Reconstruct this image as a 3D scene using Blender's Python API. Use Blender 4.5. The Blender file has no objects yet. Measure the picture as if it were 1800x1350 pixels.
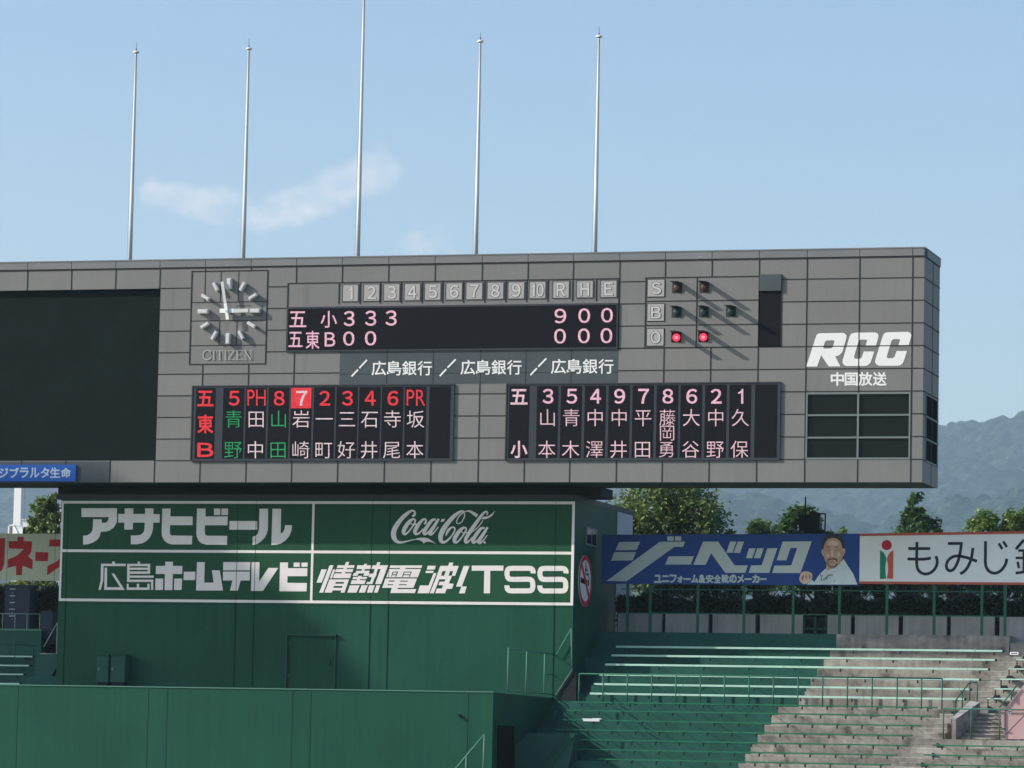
import bpy, math, random
import numpy as np
from mathutils import Vector, Matrix, noise as mnoise
from mathutils.geometry import tessellate_polygon

random.seed(7)
rng = np.random.default_rng(7)
S = bpy.context.scene
COL = S.collection

# ------------------------------------------------------------------ camera
FPX, YAW, PITCH, ROLL, DIST = 7000.0, math.radians(16.0), math.radians(5.57), 0.0206, 150.0
fw = Vector((-math.sin(YAW)*math.cos(PITCH), math.cos(YAW)*math.cos(PITCH), math.sin(PITCH)))
r0 = Vector((math.cos(YAW), math.sin(YAW), 0.0))
u0 = r0.cross(fw)
rt = r0*math.cos(ROLL) + u0*math.sin(ROLL)
up = u0*math.cos(ROLL) - r0*math.sin(ROLL)
CAM = Vector((DIST*math.tan(YAW), -DIST, 0.0))
cd = bpy.data.cameras.new('camera')
cam = bpy.data.objects.new('camera', cd); COL.objects.link(cam)
cd.sensor_width = 36.0; cd.lens = FPX/1800*36.0
cd.clip_start = 1.0; cd.clip_end = 9000.0
R = Matrix((rt, up, -fw)).transposed().to_4x4()
cam.matrix_world = Matrix.Translation(CAM) @ R
S.camera = cam

# ------------------------------------------------------------------ light
SUN = Vector((-2.4, -1.0, 1.50)).normalized()           # towards the sun
EL = math.asin(SUN.z); ROT = math.atan2(SUN.x, SUN.y)
sd = bpy.data.lights.new('sun', 'SUN'); sd.energy = 4.8; sd.angle = math.radians(0.53)
sd.color = (1.0, 0.93, 0.84)
so = bpy.data.objects.new('sun', sd); COL.objects.link(so)
so.rotation_euler = (-SUN).to_track_quat('-Z', 'Y').to_euler()
so.location = (-60, -40, 60)

w = bpy.data.worlds.new('World'); S.world = w; w.use_nodes = True
nt = w.node_tree; nt.nodes.clear()
def N(t, **k):
    n = nt.nodes.new(t)
    for a, b in k.items(): setattr(n, a, b)
    return n
out = N('ShaderNodeOutputWorld'); bg = N('ShaderNodeBackground')
sky = N('ShaderNodeTexSky', sky_type='NISHITA', sun_disc=False)
sky.sun_elevation = EL; sky.sun_rotation = ROT % (2*math.pi)
sky.altitude = 0; sky.air_density = 1.0; sky.dust_density = 1.6; sky.ozone_density = 2.2
bg.inputs['Strength'].default_value = 0.15
# thin drifting clouds, placed by direction in the sky
def sky_dir(px, py):
    return (fw*FPX + rt*(px-900) + up*(675-py)).normalized()
tc = N('ShaderNodeTexCoord')
nz = N('ShaderNodeTexNoise'); nz.inputs['Scale'].default_value = 60; nz.inputs['Detail'].default_value = 8; nz.inputs['Roughness'].default_value = .62
cm = N('ShaderNodeMapping'); cm.inputs['Scale'].default_value = (1, 1, 1.7); nt.links.new(tc.outputs['Generated'], cm.inputs['Vector']); nt.links.new(cm.outputs[0], nz.inputs['Vector'])
nz2 = N('ShaderNodeTexNoise'); nz2.inputs['Scale'].default_value = 170; nz2.inputs['Detail'].default_value = 4
nt.links.new(tc.outputs['Generated'], nz2.inputs['Vector'])
acc = None
for px, py, rad, amp in [(450, 382, 34, 1), (481, 371, 35, 1), (512, 361, 37, 1), (540, 350, 38, 1), (567, 340, 39, 1), (593, 329, 41, 1), (620, 317, 42, 1), (643, 307, 43, 1), (653, 301, 45, 1), (664, 296, 46, 1), (270, 345, 30, 0.85), (298, 348, 32, 0.85), (325, 352, 33, 0.85), (355, 359, 35, 0.85), (385, 366, 37, 0.85), (408, 370, 38, 0.85), (430, 374, 40, 0.85), (180, 355, 40, 0.3), (725, 442, 40, 0.6), (775, 440, 42, 0.6), (815, 438, 40, 0.5)]:
    d = sky_dir(px, py)
    v = N('ShaderNodeVectorMath', operation='DISTANCE'); v.inputs[1].default_value = d
    nt.links.new(tc.outputs['Generated'], v.inputs[0])
    mr = N('ShaderNodeMapRange', interpolation_type='SMOOTHSTEP')
    mr.inputs['From Min'].default_value = rad/FPX*1.45; mr.inputs['From Max'].default_value = rad/FPX*.45
    mr.inputs['To Min'].default_value = 0; mr.inputs['To Max'].default_value = amp
    nt.links.new(v.outputs['Value'], mr.inputs['Value'])
    if acc is None: acc = mr.outputs['Result']
    else:
        m = N('ShaderNodeMath', operation='MAXIMUM'); nt.links.new(acc, m.inputs[0]); nt.links.new(mr.outputs['Result'], m.inputs[1]); acc = m.outputs[0]
a1 = N('ShaderNodeMath', operation='MULTIPLY_ADD'); nt.links.new(nz.outputs['Fac'], a1.inputs[0]); a1.inputs[1].default_value = 2.2; nt.links.new(acc, a1.inputs[2])
a2 = N('ShaderNodeMath', operation='MULTIPLY_ADD'); nt.links.new(nz2.outputs['Fac'], a2.inputs[0]); a2.inputs[1].default_value = 1.0; nt.links.new(a1.outputs[0], a2.inputs[2])
mr = N('ShaderNodeMapRange', interpolation_type='SMOOTHSTEP')
mr.inputs['From Min'].default_value = 1.85; mr.inputs['From Max'].default_value = 3.3
mr.inputs['To Max'].default_value = .47
nt.links.new(a2.outputs[0], mr.inputs['Value'])
m2 = N('ShaderNodeMath', operation='MULTIPLY'); nt.links.new(mr.outputs['Result'], m2.inputs[0])
ms = N('ShaderNodeMapRange'); ms.inputs['From Max'].default_value = .25; nt.links.new(acc, ms.inputs['Value'])
nt.links.new(ms.outputs['Result'], m2.inputs[1])
mx = N('ShaderNodeMix', data_type='RGBA'); nt.links.new(m2.outputs[0], mx.inputs[0])
nt.links.new(sky.outputs[0], mx.inputs[6]); mx.inputs[7].default_value = (6.6, 5.9, 5.8, 1)
nt.links.new(mx.outputs[2], bg.inputs['Color']); nt.links.new(bg.outputs[0], out.inputs['Surface'])

S.view_settings.view_transform = 'Standard'; S.view_settings.look = 'None'
S.view_settings.exposure = 0.27; S.view_settings.gamma = 1.0
S.cycles.max_bounces = 6; S.cycles.volume_bounces = 1; S.cycles.diffuse_bounces = 3

# ------------------------------------------------------------------ helpers
def W(px, py, Y=0.0):                 # point of the plane y = Y seen at a photo position
    d = fw*FPX + rt*(px-900) + up*(675-py)
    return CAM + d*((Y-CAM.y)/d.y)
def WX(px, py, X):                    # the same on a plane x = X
    d = fw*FPX + rt*(px-900) + up*(675-py)
    return CAM + d*((X-CAM.x)/d.x)
def RC(x0, y0, x1, y1, Y=0.0):        # upright rectangle on y = Y: X0, X1, Z0, Z1
    xm, ym = (x0+x1)/2, (y0+y1)/2
    return W(x0, ym, Y).x, W(x1, ym, Y).x, W(xm, y1, Y).z, W(xm, y0, Y).z

class MB:
    def __init__(s): s.v = []; s.f = []; s.t = []
    def add(s, vs, fs, tint=0.5):
        b = len(s.v); s.v += [tuple(p) for p in vs]; s.f += [tuple(b+i for i in f) for f in fs]; s.t += [tint]*len(fs); return s
    def box(s, x0, x1, y0, y1, z0, z1, tint=.5):
        vs = [(x0,y0,z0),(x1,y0,z0),(x1,y1,z0),(x0,y1,z0),(x0,y0,z1),(x1,y0,z1),(x1,y1,z1),(x0,y1,z1)]
        return s.add(vs, [(0,3,2,1),(4,5,6,7),(0,1,5,4),(1,2,6,5),(2,3,7,6),(3,0,4,7)], tint)
    def hexa(s, a, b, tint=.5):        # loft of two quads
        n = len(a)
        fs = [tuple(range(n))[::-1], tuple(range(n, 2*n))] + [(i, (i+1) % n, n+(i+1) % n, n+i) for i in range(n)]
        return s.add(list(a)+list(b), fs, tint)
    def prism(s, outer, holes, ext, tint=.5):   # outline (with holes) pushed along ext
        loops = [[Vector(p) for p in outer]] + [[Vector(p) for p in h] for h in holes]
        flat = [p for l in loops for p in l]
        tris = tessellate_polygon(loops)
        n = len(flat); ext = Vector(ext)
        vs = flat + [p+ext for p in flat]
        fs = [tuple(t) for t in tris] + [tuple(n+i for i in t[::-1]) for t in tris]
        k = 0
        for l in loops:
            m = len(l)
            fs += [(k+i, k+(i+1) % m, n+k+(i+1) % m, n+k+i) for i in range(m)]; k += m
        return s.add(vs, fs, tint)
    def tube(s, p0, p1, r0, r1=None, n=8, tint=.5):
        p0, p1 = Vector(p0), Vector(p1); r1 = r0 if r1 is None else r1
        d = (p1-p0).normalized(); a = d.orthogonal().normalized(); b = d.cross(a)
        ring = lambda c, r: [c+(a*math.cos(2*math.pi*i/n)+b*math.sin(2*math.pi*i/n))*r for i in range(n)]
        return s.hexa(ring(p0, r0), ring(p1, r1), tint)
    def lathe(s, c, prof, n=12):       # prof: (radius, z) about a vertical axis through c
        c = Vector(c); b = len(s.v); m = len(prof)
        vs = [c+Vector((r*math.cos(2*math.pi*i/n), r*math.sin(2*math.pi*i/n), z)) for r, z in prof for i in range(n)]
        fs = [(j*n+i, j*n+(i+1) % n, (j+1)*n+(i+1) % n, (j+1)*n+i) for j in range(m-1) for i in range(n)]
        fs += [tuple(range(n))[::-1], tuple((m-1)*n+i for i in range(n))]
        return s.add(vs, fs)

BASE = {}
def thing(name, label, cat, loc=(0, 0, 0), group=None):
    o = bpy.data.objects.new(name, None); COL.objects.link(o); o.location = loc
    o.empty_display_size = .3
    BASE[o.name] = Vector(loc); tag(o, label, cat, group); return o
def tag(o, label, cat, group=None):
    o['label'] = label; o['category'] = cat
    if group: o['group'] = group
    return o
def obj(name, mb, mat, parent=None, smooth=False, loc=None, kind=None, label=None):
    base = BASE[parent.name] if parent is not None else (Vector(loc) if loc is not None else Vector())
    me = bpy.data.meshes.new(name)
    me.from_pydata([(p[0]-base.x, p[1]-base.y, p[2]-base.z) for p in mb.v], [], mb.f)
    if any(t != .5 for t in mb.t):
        at = me.attributes.new('tint', 'FLOAT', 'FACE'); at.data.foreach_set('value', mb.t)
    else:
        at = me.attributes.new('tint', 'FLOAT', 'FACE'); at.data.foreach_set('value', [.5]*len(mb.f))
    me.materials.append(mat)
    if smooth: me.shade_smooth()
    o = bpy.data.objects.new(name, me); COL.objects.link(o)
    if parent is not None: o.parent = parent
    else: o.location = base
    BASE[o.name] = base
    if kind: o['kind'] = kind
    if label: o['label'] = label
    return o

# ------------------------------------------------------------------ materials
def mat(name, col, rough=.6, var=.0, scale=1.0, stretch=(1, 1, 1), streak=0.0, tint=0.0, metal=0.0, spec=.12, stain=None, bump=0.0, emit=None, estr=1.0, fine=0.0):
    m = bpy.data.materials.new(name); m.use_nodes = True
    t = m.node_tree; ns = t.nodes; L = t.links
    b = ns['Principled BSDF']; b.inputs['Roughness'].default_value = rough; b.inputs['Metallic'].default_value = metal
    b.inputs['Specular IOR Level'].default_value = spec
    c4 = (*col, 1)
    b.inputs['Base Color'].default_value = c4
    if emit is not None:
        b.inputs['Emission Color'].default_value = (*emit, 1); b.inputs['Emission Strength'].default_value = estr
    cur = None
    geo = ns.new('ShaderNodeNewGeometry')
    def mult(fac_socket, lo, hi, fmin=.3, fmax=.7):
        nonlocal cur
        mr = ns.new('ShaderNodeMapRange'); mr.inputs['From Min'].default_value = fmin; mr.inputs['From Max'].default_value = fmax
        mr.inputs['To Min'].default_value = lo; mr.inputs['To Max'].default_value = hi
        L.new(fac_socket, mr.inputs['Value'])
        mx = ns.new('ShaderNodeVectorMath'); mx.operation = 'SCALE'
        if cur is None: mx.inputs[0].default_value = col
        else: L.new(cur, mx.inputs[0])
        L.new(mr.outputs['Result'], mx.inputs['Scale']); cur = mx.outputs[0]
    def noise(sc, st, detail=4):
        mp = ns.new('ShaderNodeMapping'); mp.inputs['Scale'].default_value = st
        L.new(geo.outputs['Position'], mp.inputs['Vector'])
        n = ns.new('ShaderNodeTexNoise'); n.inputs['Scale'].default_value = sc; n.inputs['Detail'].default_value = detail
        L.new(mp.outputs['Vector'], n.inputs['Vector']); return n
    if var: mult(noise(scale, stretch).outputs['Fac'], 1-var, 1+var)
    if streak: mult(noise(1.0, (5, 5, .25), 5).outputs['Fac'], 1-streak, 1+streak*.6)
    if fine: mult(noise(14.0, (1, 1, 1), 3).outputs['Fac'], 1-fine, 1+fine)
    if tint:
        at = ns.new('ShaderNodeAttribute'); at.attribute_name = 'tint'
        mult(at.outputs['Fac'], 1-tint, 1+tint, 0, 1)
    if stain:
        scol, samt, ssc, sst, thr = stain
        n = noise(ssc, sst, 6)
        mr = ns.new('ShaderNodeMapRange'); mr.interpolation_type = 'SMOOTHSTEP'
        mr.inputs['From Min'].default_value = thr; mr.inputs['From Max'].default_value = thr+.18; mr.inputs['To Max'].default_value = samt
        L.new(n.outputs['Fac'], mr.inputs['Value'])
        mx = ns.new('ShaderNodeMix'); mx.data_type = 'RGBA'; L.new(mr.outputs['Result'], mx.inputs[0])
        if cur is None: mx.inputs[6].default_value = c4
        else: L.new(cur, mx.inputs[6])
        mx.inputs[7].default_value = (*scol, 1); cur = mx.outputs[2]
    if cur is not None: L.new(cur, b.inputs['Base Color'])
    if bump:
        n = noise(30, (1, 1, 1), 4); bp = ns.new('ShaderNodeBump'); bp.inputs['Strength'].default_value = bump; bp.inputs['Distance'].default_value = .02
        L.new(n.outputs['Fac'], bp.inputs['Height']); L.new(bp.outputs['Normal'], b.inputs['Normal'])
    return m

PANEL = mat('grey cladding panel', (.196, .196, .191), .55, var=.05, scale=.5, streak=.035, tint=.07, stain=((.105, .11, .11), .35, .9, (1.6, 1, .22), .60), fine=.03)
COPING = mat('coping metal', (.19, .20, .21), .5, var=.07, scale=.6, tint=.08, stain=((.75, .74, .70), .5, 2.6, (1, 1, 2.0), .66))
JOINT = mat('joint sealant', (.030, .031, .033), .8)
SLATE = mat('slate frame', (.045, .053, .062), .5, var=.05)
SLATE_L = mat('slate panel', (.072, .088, .096), .5, var=.07, scale=.8, streak=.05)
SCREEN = mat('video screen', (.009, .015, .0145), .8, spec=.04, var=.14, scale=.6, fine=.12)
BLACK = mat('display black', (.010, .010, .013), .7, spec=.05, fine=.06)
DARK = mat('dark soffit', (.06, .07, .065), .7, var=.1)
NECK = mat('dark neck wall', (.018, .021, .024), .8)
GREEN = mat('green painted wall', (.0098, .073, .045), .55, var=.13, scale=.35, streak=.10, fine=.04, stain=((.010, .052, .044), .45, .55, (1.2, 1, .3), .56))
GREEN_D = mat('deep green signboard', (.013, .073, .034), .55, var=.06, scale=.5, streak=.06)
GREEN_C = mat('green coping', (.09, .22, .17), .5, var=.05)
RAILG = mat('green painted rail', (.028, .125, .085), .45, var=.1, scale=3)
RAILP = mat('pale worn rail', (.30, .40, .37), .45, var=.12, scale=3)
WHITEP = mat('white painted lettering', (.78, .73, .71), .6, var=.03, scale=2, streak=.03)
SILVER = mat('brushed letter', (.54, .54, .53), .45, var=.03)
TILE = mat('number tile', (.38, .365, .36), .5, var=.05, tint=.04)
MARK = mat('clock marker', (.60, .61, .62), .45, var=.05)
WHITE = mat('white paint', (.80, .80, .80), .5)
HANDW = mat('clock hand white', (.82, .84, .82), .4)
POLE = mat('pole aluminium', (.68, .69, .71), .35, metal=.0, var=.03)
GLASS = mat('dark window glass', (.008, .012, .012), .08, spec=.10)
ALU = mat('window frame aluminium', (.17, .205, .21), .6)
GLASSM = mat('dull dark glass', (.010, .013, .014), .9, spec=0.0)
def led(n, c, s=1.0, dots=True):
    m = mat(n, (.02, .02, .02), .8, spec=.02, emit=c, estr=s)
    if dots:                                          # rows of single lamps, a little uneven
        t = m.node_tree; L = t.links; g = t.nodes.new('ShaderNodeNewGeometry'); sp = t.nodes.new('ShaderNodeSeparateXYZ'); L.new(g.outputs['Position'], sp.inputs[0])
        def sn(sock, pitch):
            q = t.nodes.new('ShaderNodeMath'); q.operation = 'MULTIPLY'; q.inputs[1].default_value = 2*math.pi/pitch; L.new(sock, q.inputs[0])
            r = t.nodes.new('ShaderNodeMath'); r.operation = 'SINE'; L.new(q.outputs[0], r.inputs[0])
            u = t.nodes.new('ShaderNodeMath'); u.operation = 'MULTIPLY_ADD'; u.inputs[1].default_value = .17; u.inputs[2].default_value = .83; L.new(r.outputs[0], u.inputs[0]); return u.outputs[0]
        x, z = sn(sp.outputs['X'], .058), sn(sp.outputs['Z'], .058)
        p = t.nodes.new('ShaderNodeMath'); p.operation = 'MULTIPLY'; L.new(x, p.inputs[0]); L.new(z, p.inputs[1])
        nn = t.nodes.new('ShaderNodeTexNoise'); nn.inputs['Scale'].default_value = 9; L.new(g.outputs['Position'], nn.inputs['Vector'])
        k = t.nodes.new('ShaderNodeMapRange'); k.inputs['From Min'].default_value = .3; k.inputs['From Max'].default_value = .7; k.inputs['To Min'].default_value = 1.15*s; k.inputs['To Max'].default_value = 1.6*s; L.new(nn.outputs['Fac'], k.inputs['Value'])
        o = t.nodes.new('ShaderNodeMath'); o.operation = 'MULTIPLY'; L.new(p.outputs[0], o.inputs[0]); L.new(k.outputs['Result'], o.inputs[1])
        L.new(o.outputs[0], t.nodes['Principled BSDF'].inputs['Emission Strength'])
    return m
LED_P = led('pink led', (.70, .40, .50)); LED_R = led('red led', (.66, .03, .04)); LED_G = led('green led', (.012, .27, .09)); LED_W = led('white led', (.62, .50, .53))
LAMP_R = led('red lamp lit', (.95, .035, .09), 1.25, False); LAMP_C = led('red lamp core', (1.0, .25, .32), 1.2, False)
LAMP_A = mat('amber lamp off', (.065, .034, .026), .4); LAMP_G = mat('green lamp off', (.016, .045, .045), .4)
SBLUE = mat('sign blue', (.025, .12, .47), .5, var=.04)
SBLUE_T = mat('sign pale blue text', (.48, .58, .72), .5)
BANB = mat('banner blue', (.030, .075, .29), .6, var=.10, scale=.6)
BANT = mat('banner text', (.62, .66, .66), .6, var=.04)
BANW = mat('banner white', (.86, .87, .88), .6, var=.03)
BANR = mat('banner red edge', (.52, .12, .09), .6)
CREAM = mat('banner cream', (.58, .61, .47), .6, var=.05, streak=.05)
REDL = mat('banner red letter', (.46, .028, .035), .6, var=.04)
INK = mat('dark ink', (.028, .040, .050), .6)
LRED = mat('logo red', (.50, .03, .045), .6); LGRN = mat('logo green', (.02, .25, .16), .6); LORG = mat('logo orange', (.62, .13, .08), .6)
SKIN = mat('printed skin', (.60, .38, .29), .7, var=.16, scale=3); SKIN2 = mat('printed skin light', (.80, .57, .46), .7, var=.08, scale=4)
SKIN3 = mat('printed skin brown', (.38, .22, .165), .7); HAIR = mat('printed hair', (.055, .055, .058), .7, var=.3, scale=8); BEARD = mat('printed beard', (.20, .125, .10), .7)
JACK = mat('printed jacket', (.72, .80, .82), .7, var=.10, scale=2); JACK2 = mat('printed collar', (.74, .76, .78), .7)
CONC = mat('weathered concrete', (.30, .283, .255), .85, var=.34, scale=1.0, stretch=(.8, 1, 2.2), streak=.22, tint=.22, stain=((.085, .08, .066), .85, 1.5, (1, 1, .7), .53), bump=.3, fine=.08)
CONC_P = mat('green painted concrete', (.021, .100, .078), .7, var=.14, scale=.8, streak=.08, stain=((.09, .17, .14), .5, 3.2, (.6, 1, .5), .62), fine=.05)
CONC_L = mat('pale concrete panel', (.36, .355, .34), .85, var=.12, scale=1.2, streak=.14, bump=.2)
PINK = mat('pink painted wall', (.50, .325, .335), .7, var=.05, streak=.05)
BEN_P = mat('pale mint bench', (.42, .64, .54), .45, var=.10, scale=1.5, stain=((.25, .45, .36), .6, 4, (.4, 1, 1), .60))
BEN_G = mat('green bench', (.025, .16, .085), .45, var=.15, scale=2)
BRKT = mat('bench bracket', (.03, .05, .045), .6)
LOCK = mat('navy locker', (.032, .052, .085), .5, var=.08)
CABG = mat('green cabinet', (.022, .085, .068), .5, var=.05)
BLD_W = mat('white building', (.82, .82, .82), .6, var=.03); BLD_L = mat('lavender building', (.50, .51, .60), .7, var=.03)
BLKM = mat('black metal', (.015, .016, .018), .6)
SREDR = mat('sign red', (.66, .025, .07), .5); SWHT = mat('sign white', (.78, .81, .82), .5)
LED_PW = led('pale pink led', (.66, .44, .50))
FRAMEG = mat('tile frame grey', (.10, .10, .105), .6)
FW_ = {chr(48+i): chr(0xFF10+i) for i in range(10)}; FW_.update({chr(65+i): chr(0xFF21+i) for i in range(26)}); FW_['1'] = '1'
# ------------------------------------------------------------------ lettering helpers
def catmull(pts, n=6, closed=False):
    out = []
    m = len(pts)
    rngk = range(m if closed else m-1)
    for i in rngk:
        g = lambda k: pts[k % m] if closed else pts[min(max(k, 0), m-1)]
        a, b, c, d = g(i-1), g(i), g(i+1), g(i+2)
        for j in range(n):
            t = j/n
            out.append(tuple(.5*((2*b[k])+(-a[k]+c[k])*t+(2*a[k]-5*b[k]+4*c[k]-d[k])*t*t+(-a[k]+3*b[k]-3*c[k]+d[k])*t**3) for k in range(len(b))))
    if not closed: out.append(tuple(pts[-1]))
    return out
def ribbon(pts, width=None, smooth=0):       # centre line -> outline polygons (one quad per segment joined to a strip)
    p = [(x[0], x[1], x[2] if len(x) > 2 else width) for x in pts]
    if smooth: p = catmull(p, smooth)
    Ls, Rs = [], []
    for i, (x, y, ww) in enumerate(p):
        x0, y0, _ = p[max(i-1, 0)]; x1, y1, _ = p[min(i+1, len(p)-1)]
        def unit(ax, ay):
            l = math.hypot(ax, ay) or 1; return ax/l, ay/l
        ta, tb = unit(x-x0, y-y0), unit(x1-x, y1-y)
        if i == 0: ta = tb
        if i == len(p)-1: tb = ta
        tx, ty = unit(ta[0]+tb[0], ta[1]+tb[1])
        k = 1/max(.5, tx*ta[0]+ty*ta[1])
        h = max(ww, 1.0)/2*k
        Ls.append((x-ty*h, y+tx*h)); Rs.append((x+ty*h, y-tx*h))
    return ('strip', Ls, Rs)
def circ(x, y, r, n=28, ry=None): return [(x+r*math.cos(2*math.pi*i/n), y+(ry or r)*math.sin(2*math.pi*i/n)) for i in range(n)]
def shift(poly, dx, dy):
    if isinstance(poly, tuple) and poly[0] == 'strip': return ('strip', [(a+dx, b+dy) for a, b in poly[1]], [(a+dx, b+dy) for a, b in poly[2]])
    return [(a+dx, b+dy) for a, b in poly]
def paint(name, polys, T, Y, mat_, parent, thick=.006, mb=None, label=None):
    ox, oy, s = T
    own = mb is None
    if own: mb = MB()
    for i, pl in enumerate(polys):
        y = Y-thick-i*.0005
        f = lambda q: W(ox+q[0]/s, oy+q[1]/s, y)
        if isinstance(pl, tuple) and pl[0] == 'strip':
            A, B = pl[1], pl[2]; n = len(A)
            mb.add([f(q) for q in A]+[f(q) for q in B], [(k, k+1, n+k+1, n+k) for k in range(n-1)])
        elif isinstance(pl, tuple):
            mb.prism([f(q) for q in pl[0]], [[f(q) for q in h] for h in pl[1]], (0, thick*.7, 0))
        else:
            mb.prism([f(q) for q in pl], [], (0, thick*.7, 0))
    return obj(name, mb, mat_, parent, label=label) if own else mb
GL = {}
def glyph(txt, bold=0.0):
    k = (txt, bold)
    if txt == '1': return [(.30, 0), (.44, 0), (.44, .73), (.345, .73), (.30, .645), (.22, .59), (.11, .565), (.11, .475), (.30, .52)], [(0, 1, 2, 3, 4, 8), (4, 5, 6, 7, 8)]
    if k not in GL:
        cu = bpy.data.curves.new('glyph', 'FONT'); cu.body = txt; cu.size = 1.0; cu.offset = bold; cu.resolution_u = 4
        o = bpy.data.objects.new('glyph', cu); COL.objects.link(o)
        dg = bpy.context.evaluated_depsgraph_get(); ev = o.evaluated_get(dg); me = ev.to_mesh()
        vs = [(v.co.x, v.co.y) for v in me.vertices]; fs = [tuple(p.vertices) for p in me.polygons]
        ev.to_mesh_clear(); bpy.data.objects.remove(o); bpy.data.curves.remove(cu)
        GL[k] = (vs, fs)
    return GL[k]
def text_px(mb, txt, x0, y0, x1, y1, Y, fit='ink', bold=0.0, fine=0.0, slope=0.0, f=None):
    vs, fs = glyph(txt, bold)
    if not vs: return mb
    if fit == 'ink':
        ax, bx_ = min(v[0] for v in vs), max(v[0] for v in vs); ay, by = min(v[1] for v in vs), max(v[1] for v in vs)
    else:
        ax, bx_, ay, by = 0.0, 1.0*len(txt), -.12, .88
    pr = f or (lambda px, py, y: W(px, py, y))
    sh = [(0, 0)] if not fine else [(0, 0), (fine, 0), (-fine, 0), (0, fine), (0, -fine)]
    for k, (dx, dy) in enumerate(sh):
        P_ = []
        for u, v in vs:
            s = (u-ax)/(bx_-ax); t = (v-ay)/max(by-ay, 1e-6)
            px = x0+(x1-x0)*s+dx; py = y1+(y0-y1)*t+dy+slope*(px-x0)
            P_.append(pr(px, py, Y-k*.0004))
        mb.add(P_, fs)
    return mb

# ------------------------------------------------------------------ scoreboard
XR = W(1623, 640).x                            # right end of the board
YB = WX(1650.5, 640, XR).y                     # its back
ZB = W(700, 847.6).z; ZK = [ZB + k*(W(282, 507).z-ZB)/9 for k in range(10)]
ZC = 20.03; ZT = W(900, 446.8).z
colpx = [193, 271, 351, 432, 512, 593, 675, 757, 840, 921, 1001, 1083, 1163.5, 1246, 1329.5, 1414, 1507, 1600.5]
XK = [W(x, 835).x for x in colpx]
XK = [XK[0]-1.93*k for k in range(14, 0, -1)] + XK
XL = XK[0]-.8
OPEN = {'screen': (W(-640, 660).x, W(278, 660).x, ZK[1], ZK[9]),
        'clock': RC(335.3, 476.2, 468.7, 640), 'line': RC(505, 494, 1087, 614), 'bank': RC(597, 617, 1086.5, 674.5),
        'up1': RC(338.5, 678.5, 796, 808.5), 'up2': RC(891, 675, 1370, 807.5), 'count': RC(1134.5, 487, 1334, 610.5),
        'dark': RC(1334.3, 483.5, 1373.5, 609), 'win': RC(1416.5, 690.5, 1600.3, 807.5)}
OPEN['dark'] = (OPEN['count'][1], *OPEN['dark'][1:])
def cut(r, o):
    a0, a1, b0, b1 = r; c0, c1, d0, d1 = o
    if c1 <= a0 or c0 >= a1 or d1 <= b0 or d0 >= b1: return [r]
    res = []
    if c0 > a0: res.append((a0, c0, b0, b1))
    if c1 < a1: res.append((c1, a1, b0, b1))
    m0, m1 = max(a0, c0), min(a1, c1)
    if d0 > b0: res.append((m0, m1, b0, d0))
    if d1 < b1: res.append((m0, m1, d1, b1))
    return res
board = thing('scoreboard', 'huge grey panelled ballpark scoreboard carrying lit player names above the green building', 'scoreboard', (W(800, 840).x, 1.5, ZB))
xs = [XL]+XK+[XR]; zs = ZK+[ZC]
mb = MB()
for i in range(len(xs)-1):
    for j in range(len(zs)-1):
        t = .5+random.uniform(-.45, .45)*(.6 if random.random() < .8 else 1)
        rs = [(xs[i], xs[i+1], zs[j], zs[j+1])]
        for o in OPEN.values(): rs = [q for r in rs for q in cut(r, o)]
        for r in rs: mb.box(r[0], r[1], 0, .25, r[2], r[3], t)
# right end of the board
zmid = zs
for j in range(len(zs)-1):
    mb.add([(XR, .25, zs[j]), (XR, YB, zs[j]), (XR, YB, zs[j+1]), (XR, .25, zs[j+1])], [(0, 1, 2, 3)], .5+random.uniform(-.3, .3))
obj('cladding', mb, PANEL, board)
mb = MB()
mb.box(XL, XR-.003, .25, YB, ZB+.02, ZT-.12)
obj('body', mb, DARK, board)
mb = MB()
for i in range(len(xs)-1):
    mb.box(xs[i]+.012, xs[i+1]-.012, -.035, .45, ZC+.03, ZT-.03, random.uniform(.25, .75))
mb.box(XL, XR+.03, -.05, .5, ZT-.03, ZT+.02, .15)
mb.box(XR, XR+.035, .45, YB, ZC+.03, ZT-.03, .5); mb.box(XR-.4, XR+.05, .5, YB, ZT-.028, ZT+.015, .2)
obj('coping', mb, COPING, board)
JW = .019
mb = MB()
def vline(x, z0, z1, ops, y=-.013):
    segs = [(z0, z1)]
    for c0, c1, d0, d1 in ops:
        if c0-.005 < x < c1+.005:
            segs = [q for a, b in segs for q in ([(a, min(b, d0))] if a < d0 else [])+([(max(a, d1), b)] if b > d1 else []) if q[1]-q[0] > .02]
    for a, b in segs: mb.box(x-JW, x+JW, y, .0, a, b)
def hline(z, x0, x1, ops, y=-.011):
    segs = [(x0, x1)]
    for c0, c1, d0, d1 in ops:
        if d0-.005 < z < d1+.005:
            segs = [q for a, b in segs for q in ([(a, min(b, c0))] if a < c0 else [])+([(max(a, c1), b)] if b > c1 else []) if q[1]-q[0] > .02]
    for a, b in segs: mb.box(a, b, y, .0, z-JW, z+JW)
ops = list(OPEN.values())
for x in XK: vline(x, ZB, ZC, ops)
for z in ZK[1:]: hline(z, XL, XR, ops)
mb.box(XL, XR, -.02, 0, ZC-.028, ZC+.032)
for k in ('clock', 'line', 'count', 'dark'):
    a, b, c, d = OPEN[k]
    mb.box(a-JW, b+JW, -.0155, 0, d-JW, d+JW); mb.box(a-JW, b+JW, -.0155, 0, c-JW, c+JW)
    mb.box(a-JW, a+JW, -.0175, 0, c, d); mb.box(b-JW, b+JW, -.0175, 0, c, d)
for z in ZK[1:]+[ZC]: mb.box(XR, XR+.012, .0, YB, z-JW, z+JW)
mb.box(XR, XR+.014, YB*.55, YB*.55+.03, ZB, ZC)
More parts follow.
